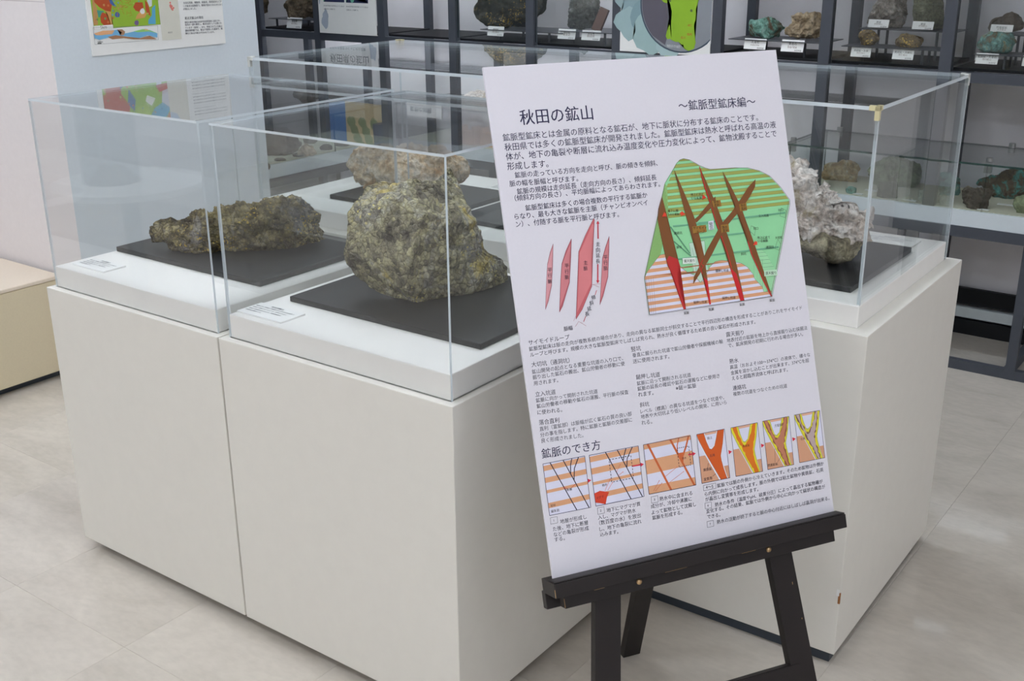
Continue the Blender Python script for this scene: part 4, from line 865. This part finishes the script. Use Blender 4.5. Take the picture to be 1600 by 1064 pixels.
V([(545, 108), (565, 180), (590, 240), (620, 300), (640, 360), (670, 440), (700, 520), (725, 620), (760, 690), (790, 770), (842, 880), (850, 878), (820, 790), (790, 700), (755, 600), (735, 540), (705, 460), (680, 390), (655, 320), (625, 260), (590, 190)], BR)
p.path([c(*a) for a in ((700, 540), (722, 615), (760, 700), (795, 780), (846, 880))], .002, RR)
V([(500, 264), (503, 290), (475, 335), (430, 380), (385, 425), (366, 410), (395, 385), (440, 330), (475, 290)], BR)
V([(748, 158), (745, 205), (710, 270), (660, 345), (610, 400), (560, 460), (520, 540), (480, 620), (445, 680), (364, 804), (368, 760), (420, 660), (450, 590), (500, 500), (540, 430), (600, 360), (650, 290), (700, 210)], BR)
p.path([c(*a) for a in ((400, 650), (405, 700), (420, 740))], .0015, RR); p.path([c(*a) for a in ((425, 650), (412, 680), (428, 690), (410, 720))], .0012, RR)
p.path([c(*a) for a in ((905, 335), (935, 350), (930, 395), (898, 385), (905, 335))], .0005, (90, 120, 90)); p.path([c(*a) for a in ((720, 445), (748, 455), (742, 505), (715, 480), (720, 445))], .0005, (90, 120, 90)); p.path([c(*a) for a in ((885, 528), (902, 560), (892, 595), (866, 585), (885, 528))], .0005, (90, 120, 90))
p.path([Vector(c(*a)) for a in OUT], .0006, (96, 104, 100), True); p.line(c(952, 292), c(843, 866), .0008, (150, 120, 130))
def lab(t, x0, x1, y, bg=None, sl=-3):
    if bg: V([(x0 - 8, y + 20), (x1 + 8, y + 14), (x1 + 6, y - 22), (x0 - 10, y - 16)], bg)
    p.text(t, c(x0, y - sl / 2), c(x1, y + sl / 2), (40, 36, 34), .02)
TAN = (158, 116, 52)
lab('地上に出て', 348, 428, 252); lab('いる鉱脈', 352, 415, 274); lab('地下に隠', 206, 272, 353); lab('された鉱脈', 208, 276, 375)
V([(478, 292), (530, 286), (538, 325), (488, 330)], TAN); lab('落合', 488, 520, 298); lab('直利', 492, 524, 318)
V([(645, 312), (690, 306), (695, 350), (652, 356)], TAN); lab('落合', 654, 684, 320); lab('直利', 658, 690, 340)
V([(532, 440), (580, 434), (586, 482), (536, 488)], TAN); lab('落合', 540, 574, 455); lab('直利', 544, 578, 475)
V([(356, 450), (440, 440), (446, 482), (362, 492)], TAN); lab('サイモイド', 362, 446, 458); lab('ループ', 385, 434, 480)
V([(455, 418), (488, 412), (490, 468), (458, 472)], (214, 220, 230)); lab('竪', 462, 482, 436); lab('坑', 464, 484, 458)
lab('立入坑道', 765, 826, 383); lab('坑口', 886, 915, 348); lab('坑口', 733, 762, 462); lab('連絡坑', 244, 294, 490); lab('斜坑', 260, 292, 577); lab('斜坑', 656, 688, 618)
lab('露天掘り', 306, 370, 661, (226, 236, 226)); lab('露天掘り', 808, 872, 736, (196, 230, 200)); lab('鎚押し坑道', 500, 580, 722); lab('鎚押し坑道', 540, 622, 888); lab('鎚押し坑道', 364, 446, 915)
lab('通洞坑', 810, 858, 577); lab('大切坑', 866, 910, 518); lab('地上に出て', 756, 834, 517); lab('いる鉱脈', 760, 822, 538)
for x, y in ((320, 981), (473, 958), (663, 929), (848, 903)): lab('鉱脈', x - 16, x + 16, y)
for a, b in (((420, 268), (444, 272)), ((195, 372), (170, 390)), ((280, 368), (314, 374)), ((755, 545), (730, 565))): p.arrow(c(*a), c(*b), .0034, (228, 72, 50))
p.done('block_diagram', ip)
# --- seven process pictures, each with its frame in board coordinates
class Cell:
    def __init__(s, quad, k): s.q = [Vector(k(*a)) for a in quad]; s.p = pr()
    def m(s, u, v): a, b, c_, d = s.q; return a.lerp(b, u).lerp(d.lerp(c_, u), v)
    def poly(s, pts, c): s.p.poly([s.m(*a) for a in pts], c)
    def path(s, pts, w, c, cl=False): s.p.path([s.m(*a) for a in pts], w, c, cl)
    def end(s):
        s.path([(0, 0), (1, 0), (1, 1), (0, 1)], .0009, (60, 60, 90), True); s.p.done('process_picture', ip)
k1 = px(830, 660, 4.433); k2 = px(1080, 620, 4.8375)
LAV, ORA, DK, OVE = (222, 222, 240), (222, 166, 126), (44, 40, 60), (206, 104, 58)
def bands(z, bs):
    z.poly([(0, 0), (1, 0), (1, 1), (0, 1)], LAV)
    for a, b in bs: z.poly([(0, a), (1, a - .02), (1, b - .02), (0, b)] if b < 1 else [(0, a), (1, a), (1, 1), (0, 1)], ORA)
z = Cell([(80, 288), (370, 232), (412, 588), (127, 645)], k1); bands(z, [(.04, .14), (.27, .37), (.51, .57), (.76, .86)])
for q_ in ([(.17, 0), (.66, 1)], [(.48, 0), (.96, 1)], [(.69, 0), (.64, .12), (.62, .28)], [(.85, 0), (.72, .2), (.68, .42)]): z.path(q_, .0017, DK)
z.p.arrow(z.m(.5, .55), z.m(.4, .52), .0007, RD); z.p.arrow(z.m(.6, .55), z.m(.7, .5), .0007, RD)
for t, u, v, w_ in (('断層', .48, .58, .12), ('泥岩', .05, .82, .12), ('凝灰岩', .04, .93, .2)): z.p.text(t, z.m(u, v), z.m(u + w_, v - .0), (60, 50, 60), .02)
z.end()
z = Cell([(400, 228), (740, 162), (780, 512), (447, 580)], k1); bands(z, [(.03, .14), (.26, .38), (.53, .59), (.76, .86)])
for q_ in ([(.33, 0), (.73, 1)], [(.57, 0), (.97, 1)], [(.75, 0), (.69, .14), (.66, .24)], [(.88, 0), (.75, .2), (.72, .38)]): z.path(q_, .0017, DK)
for a, b in (((.38, .16), (.83, .16)), ((.83, .16), (.83, .6)), ((.83, .6), (.38, .6)), ((.38, .6), (.38, .16))): z.p.dash(z.m(*a), z.m(*b), .0012, DK, 7)
z.poly([(0, .75), (.12, .72), (.3, .78), (.24, .88), (.2, 1), (.1, .96), (0, .93)], (214, 72, 48)); z.p.text('マグマ', z.m(.03, .85), z.m(.18, .84), (90, 30, 40), .02); z.p.text('熱水', z.m(.18, .63), z.m(.28, .62), (60, 50, 60), .02)
for a, b in (((.22, .74), (.36, .52)), ((.28, .74), (.4, .6)), ((.5, .42), (.6, .28)), ((.52, .5), (.64, .44))): z.p.arrow(z.m(*a), z.m(*b), .0007, (214, 110, 90))
z.end()
z = Cell([(775, 155), (1102, 92), (1140, 433), (815, 498)], k1); bands(z, [(.0, .1), (.32, .6), (.84, 1)])
for a, b in (((.09, 0), (.47, 1)), ((.57, 0), (.97, 1))): z.poly([(a[0] - .022, 0), (a[0] + .022, 0), (b[0] + .022, 1), (b[0] - .022, 1)], OVE)
z.path([(.75, .0), (.7, .14), (.69, .26)], .002, OVE); z.path([(.96, .0), (.88, .2), (.80, .36)], .0034, OVE)
z.poly([(.68, .3), (.82, .3), (.79, .5)], OVE)
for a, b in (((.69, .2), (.94, .2)), ((.94, .2), (.94, .58)), ((.94, .58), (.69, .58)), ((.69, .58), (.69, .2))): z.p.dash(z.m(*a), z.m(*b), .0012, DK, 6)
z.p.text('熱水', z.m(.77, .42), z.m(.86, .42), (90, 40, 40), .02)
for a, b in (((.1, .95), (.25, .76)), ((.14, .96), (.3, .82)), ((.36, .72), (.66, .56)), ((.42, .86), (.78, .68))): z.p.arrow(z.m(*a), z.m(*b), .0007, (214, 110, 90))
z.end()
YL, PALE, BRN = (226, 214, 52), (214, 206, 170), (150, 96, 68)
def yshape(w0): # Y of the vein, wider or narrower
    g = w0
    return [(-.0 + g, -.0), (.25 - g, -.0), (.30 - g, .16), (.40, .34 + g), (.47, .36 + g), (.58, .30 + g * .6), (.68 + g, .14), (.75 + g, 0), (.98 - g, 0), (.88 - g, .28), (.76 - g, .52), (.77 - g, .62), (.82 - g, .8), (.9 - g, 1), (.68 + g, 1), (.46 + g * 1.2, .70), (.25 + g * 1.2, .42), (.04 + g, .10)]
def cell(quad, bg_l, layers, jag=0, sd=1):
    z = Cell(quad, k2); z.poly([(0, 0), (1, 0), (1, 1), (0, 1)], LAV)
    z.poly([(0, .45), (.22, .45), (.62, 1), (0, 1)], (214, 160, 128)); z.poly([(.78, .74), (1, .74), (1, 1), (.86, 1)], (214, 160, 128)); z.poly([(.26, 0), (.72, 0), (.7, .05), (.28, .05)], (226, 176, 150))
    r = random.Random(sd)
    for w0, cc, jg in layers:
        pts = yshape(w0)
        if jg:
            out = []
            for i in range(len(pts)):
                a, b = Vector(pts[i]), Vector(pts[(i + 1) % len(pts)]); m_ = max(2, int((b - a).length / .05))
                for t in range(m_): out.append(a.lerp(b, t / m_) + Vector((r.uniform(-jg, jg), r.uniform(-jg, jg) * .6)))
            pts = out
        z.poly([(min(max(a, 0), 1), min(max(b, 0), 1)) for a, b in pts], cc)
    return z
z = cell([(40, 285), (250, 243), (292, 612), (80, 655)], 0, [(-.03, (240, 240, 240), 0), (-.01, (120, 110, 130), 0), (.0, (214, 96, 40), 0)])
for t, u, v, w_ in (('粘土', .36, .12, .18), ('石英', .38, .48, .18), ('黄鉄鉱', .1, .74, .3), ('変質帯', .08, .93, .3)): z.p.text(t, z.m(u, v), z.m(u + w_, v), (60, 46, 60), .02)
z.p.arrow(z.m(.25, .72), z.m(.3, .62), .0006, DK); z.p.arrow(z.m(.4, .9), z.m(.52, .86), .0006, DK); z.end()
z = cell([(298, 235), (500, 195), (540, 563), (337, 602)], 0, [(-.035, PALE, 0), (-.02, (110, 150, 90), 0), (-.01, YL, 0), (.05, (222, 120, 36), .02)], sd=2); z.p.text('黄鉄鉱', z.m(.36, .42), z.m(.62, .42), (80, 40, 30), .02); z.end()
z = cell([(538, 185), (738, 148), (775, 512), (578, 550)], 0, [(-.035, PALE, 0), (-.02, (110, 150, 90), 0), (-.01, YL, 0), (.04, BRN, .028), (.075, (196, 128, 100), .02)], sd=3)
for t, u, v, w_ in (('方鉛鉱', .42, .14, .3), ('閃亜鉛鉱', .02, .92, .38)): z.p.text(t, z.m(u, v), z.m(u + w_, v), (60, 56, 60), .02)
z.p.arrow(z.m(.3, .88), z.m(.35, .6), .0005, DK); z.p.arrow(z.m(.4, .88), z.m(.62, .74), .0005, DK); z.end()
z = cell([(778, 138), (970, 102), (1010, 460), (818, 498)], 0, [(-.035, PALE, 0), (-.02, (110, 150, 90), 0), (-.01, YL, 0), (.05, (128, 96, 76), .03), (.085, (190, 168, 168), .02)], sd=4); z.p.text('石英', z.m(.14, .52), z.m(.32, .52), (60, 56, 60), .02); z.end()
p = pr()
for a, b, k_ in (((400, 403), (416, 400), k1), ((700, 302), (780, 289), k1), ((1088, 224), (1140, 214), k1), ((290, 417), (308, 413), k2), ((535, 368), (553, 364), k2), ((771, 320), (789, 316), k2)): p.arrow(k_(*a), k_(*b), .0028, (222, 50, 72))
p.done('step_arrows', ip)
p = pr()
for kk, t, a, b in ((k1, '地層が形成し', (200, 688), (382, 653)), (k1, 'た後、地下に断層', (150, 740), (392, 693)), (k1, 'などの亀裂が形成', (155, 779), (398, 731)), (k1, 'する。', (160, 814), (232, 800)),
  (k1, '地下にマグマが貫', (522, 610), (755, 563)), (k1, '入し、マグマが熱水', (462, 660), (723, 608)), (k1, '（数百度の水）を放出', (470, 697), (757, 643)), (k1, 'し、地下の亀裂に流れ', (472, 741), (762, 684)), (k1, '込みます。', (475, 777), (602, 756)),
  (k1, '熱水中に含まれる', (888, 531), (1115, 488)), (k1, '成分が、冷却や沸騰に', (828, 583), (1110, 529)), (k1, 'よって鉱物として沈殿し', (832, 625), (1140, 566)), (k1, '鉱脈を形成する。', (838, 662), (1045, 622)),
  (k2, '鉱脈では脈の外側から冷えていきます。そのため鉱物は外側か', (195, 673), (1000, 503)), (k2, 'ら内側に向かって成長します。脈の外側では粘土鉱物や黄鉄鉱、石英', (102, 738), (998, 550)), (k2, 'が晶出し変質帯を形成します。', (105, 777), (505, 698)),
  (k2, '熱水の条件（温度やpH、硫黄分圧）によって晶出する鉱物種が', (178, 817), (992, 638)), (k2, '変化する。その結果、鉱脈では外側から中心に向かって縞状の構造が', (112, 868), (1010, 677)), (k2, 'できる。', (120, 908), (218, 890)), (k2, '熱水の活動が終了すると脈の中心付近にはしばしば晶洞が出来る。', (192, 947), (1043, 765))): p.text(t, kk(*a), kk(*b), INK2, .01)
for kk, t, x, y, w_, h_ in ((k1, '1', 155, 678, 24, 22), (k1, '2', 480, 610, 23, 22), (k1, '3', 852, 533, 23, 22), (k2, '4〜5', 136, 680, 47, 20), (k2, '6', 125, 820, 24, 22), (k2, '7', 141, 960, 24, 22)):
    p.path([kk(x - w_, y - h_ + w_ * .2), kk(x + w_, y - h_ - w_ * .2), kk(x + w_ + 3, y + h_ - w_ * .2), kk(x - w_ + 3, y + h_ + w_ * .2)], .0006, (120, 120, 130), True)
    tw = 5 if len(t) == 1 else 28; p.text(t, kk(x - tw, y + tw * .15), kk(x + tw, y - tw * .15), INK2, .01)
p.done('process_text', ip)

# --- easel
ea = thing('easel', 'dark brown wooden easel with worn edges and brass screws', 'easel', (SO.x, SO.y, 0))
Mi = Matrix.Translation(-Vector((SO.x, SO.y, 0))) @ MSG
def eb(name, d, m=M_WOOD, bev=.0015):
    return boxo(name, d, m, ea, bev, Mi)
eb('ledge', (-.012, .596, -.026, .0, -.026, .032)); eb('ledge_lip', (-.011, .595, .0002, .003, .004, .031))
eb('apron', (.010, .578, -.052, -.027, -.008, .014)); eb('rear_rail', (-.008, .57, -.058, -.0265, -.044, -.027))
ft = Vector((.138, .437, 0))
def loc(u, v, n): return MSG @ Vector((u, v, n)) - Vector((SO.x, SO.y, 0))
def down(u0, v0, u1, v1, n):                                    # extend a leg line to the floor
    a, b = MSG @ Vector((u0, v0, n)), MSG @ Vector((u1, v1, n)); t = a.z / (a.z - b.z); e = a + (b - a) * t; return a - Vector((SO.x, SO.y, 0)), e - Vector((SO.x, SO.y, 0))
rt = SR.col[0]
def legm(a, b, wd, dp, name):
    bm = bmesh.new(); a, b = Vector(a), Vector(b); b2 = b + (b - a).normalized() * .03; beam(bm, a, b2, wd, dp, rt)
    bmesh.ops.bisect_plane(bm, geom=bm.verts[:] + bm.edges[:] + bm.faces[:], plane_co=(0, 0, .0005), plane_no=(0, 0, -1), clear_outer=True)
    bmesh.ops.holes_fill(bm, edges=[e for e in bm.edges if e.is_boundary]); bmesh.ops.recalc_face_normals(bm, faces=bm.faces[:])
    return obj(name, bm, M_WOOD, ea)
a, b = down(.104 + .15 * .86, .81, .0815, -.2, -.018); legm(a, b, .05, .018, 'front_leg')
a, b = down(.468 - .077 * .86, .81, .4865, -.293, -.018); legm(a, b, .05, .018, 'front_leg')
hg = loc(.29, .2, -.04); legm(hg, ft - Vector((SO.x, SO.y, 0)), .042, .018, 'rear_leg')
beamo('stretcher', loc(.075, -.287, -.016), loc(.482, -.287, -.016), .034, .016, SR.col[1], M_WOOD, ea)
beamo('crossbar', loc(.17, .2, -.022), loc(.41, .2, -.022), .03, .014, SR.col[1], M_WOOD, ea)
beamo('crossbar', loc(.21, .72, -.022), loc(.41, .72, -.022), .03, .014, SR.col[1], M_WOOD, ea)
for u, v in ((.156, -.036), (.429, -.036)):
    bm = bmesh.new(); bmesh.ops.create_uvsphere(bm, u_segments=20, v_segments=10, radius=.0056)
    bmesh.ops.scale(bm, vec=(1, 1, .55), verts=bm.verts); 
    bm.transform(Mi @ Matrix.Translation((u, v, .0145))); obj('brass_screw', bm, M_BRASS, ea, True)
# bare wood where edges are worn
for k, (u, v, n_, a, b, c_) in enumerate(((.06, -.0264, .0321, .02, .0004, .0002), (.2, -.0262, .0321, .045, .0003, .0002), (.36, -.0262, .0321, .03, .0003, .0002), (-.0122, -.024, .03, .0004, .014, .0022), (.0098, -.05, .012, .0004, .016, .002), (.486, -.12, -.0089, .0012, .005, .0003), (.497, -.19, -.0089, .0012, .003, .0003))):
    eb('worn_edge', (u, u + a, v, v + b, n_, n_ + c_), M_WORN, 0)

# ------------------------------------------------------------------ round table beside the camera, mirrored in the left acrylic cover
rt_ = thing('round_table', 'round white table mirrored in the front of the left acrylic cover', 'table', (-2.31, -.93, 0))
def disc(name, r, z0, z1, m, parent, x=0, y=0, r2=None):
    bm = bmesh.new(); bmesh.ops.create_cone(bm, cap_ends=True, segments=64, radius1=r2 or r, radius2=r, depth=z1 - z0, matrix=Matrix.Translation((x, y, (z0 + z1) / 2)))
    return obj(name, bm, m, parent)
disc('tabletop', .27, .678, .70, M_PAPER, rt_); disc('column', .03, .02, .678, M_STEEL, rt_); disc('foot', .17, 0, .02, M_STEEL, rt_)
po = thing('grey_canister', 'tall grey canister on the round white table, mirrored in the acrylic', 'canister', (-2.36, -.90, .70))
disc('canister_body', .10, 0, .34, plain('grey_canister_paint', (120, 124, 128), .6), po); disc('canister_lid', .103, .34, .36, plain('dark_canister_lid', (96, 100, 104), .6), po)
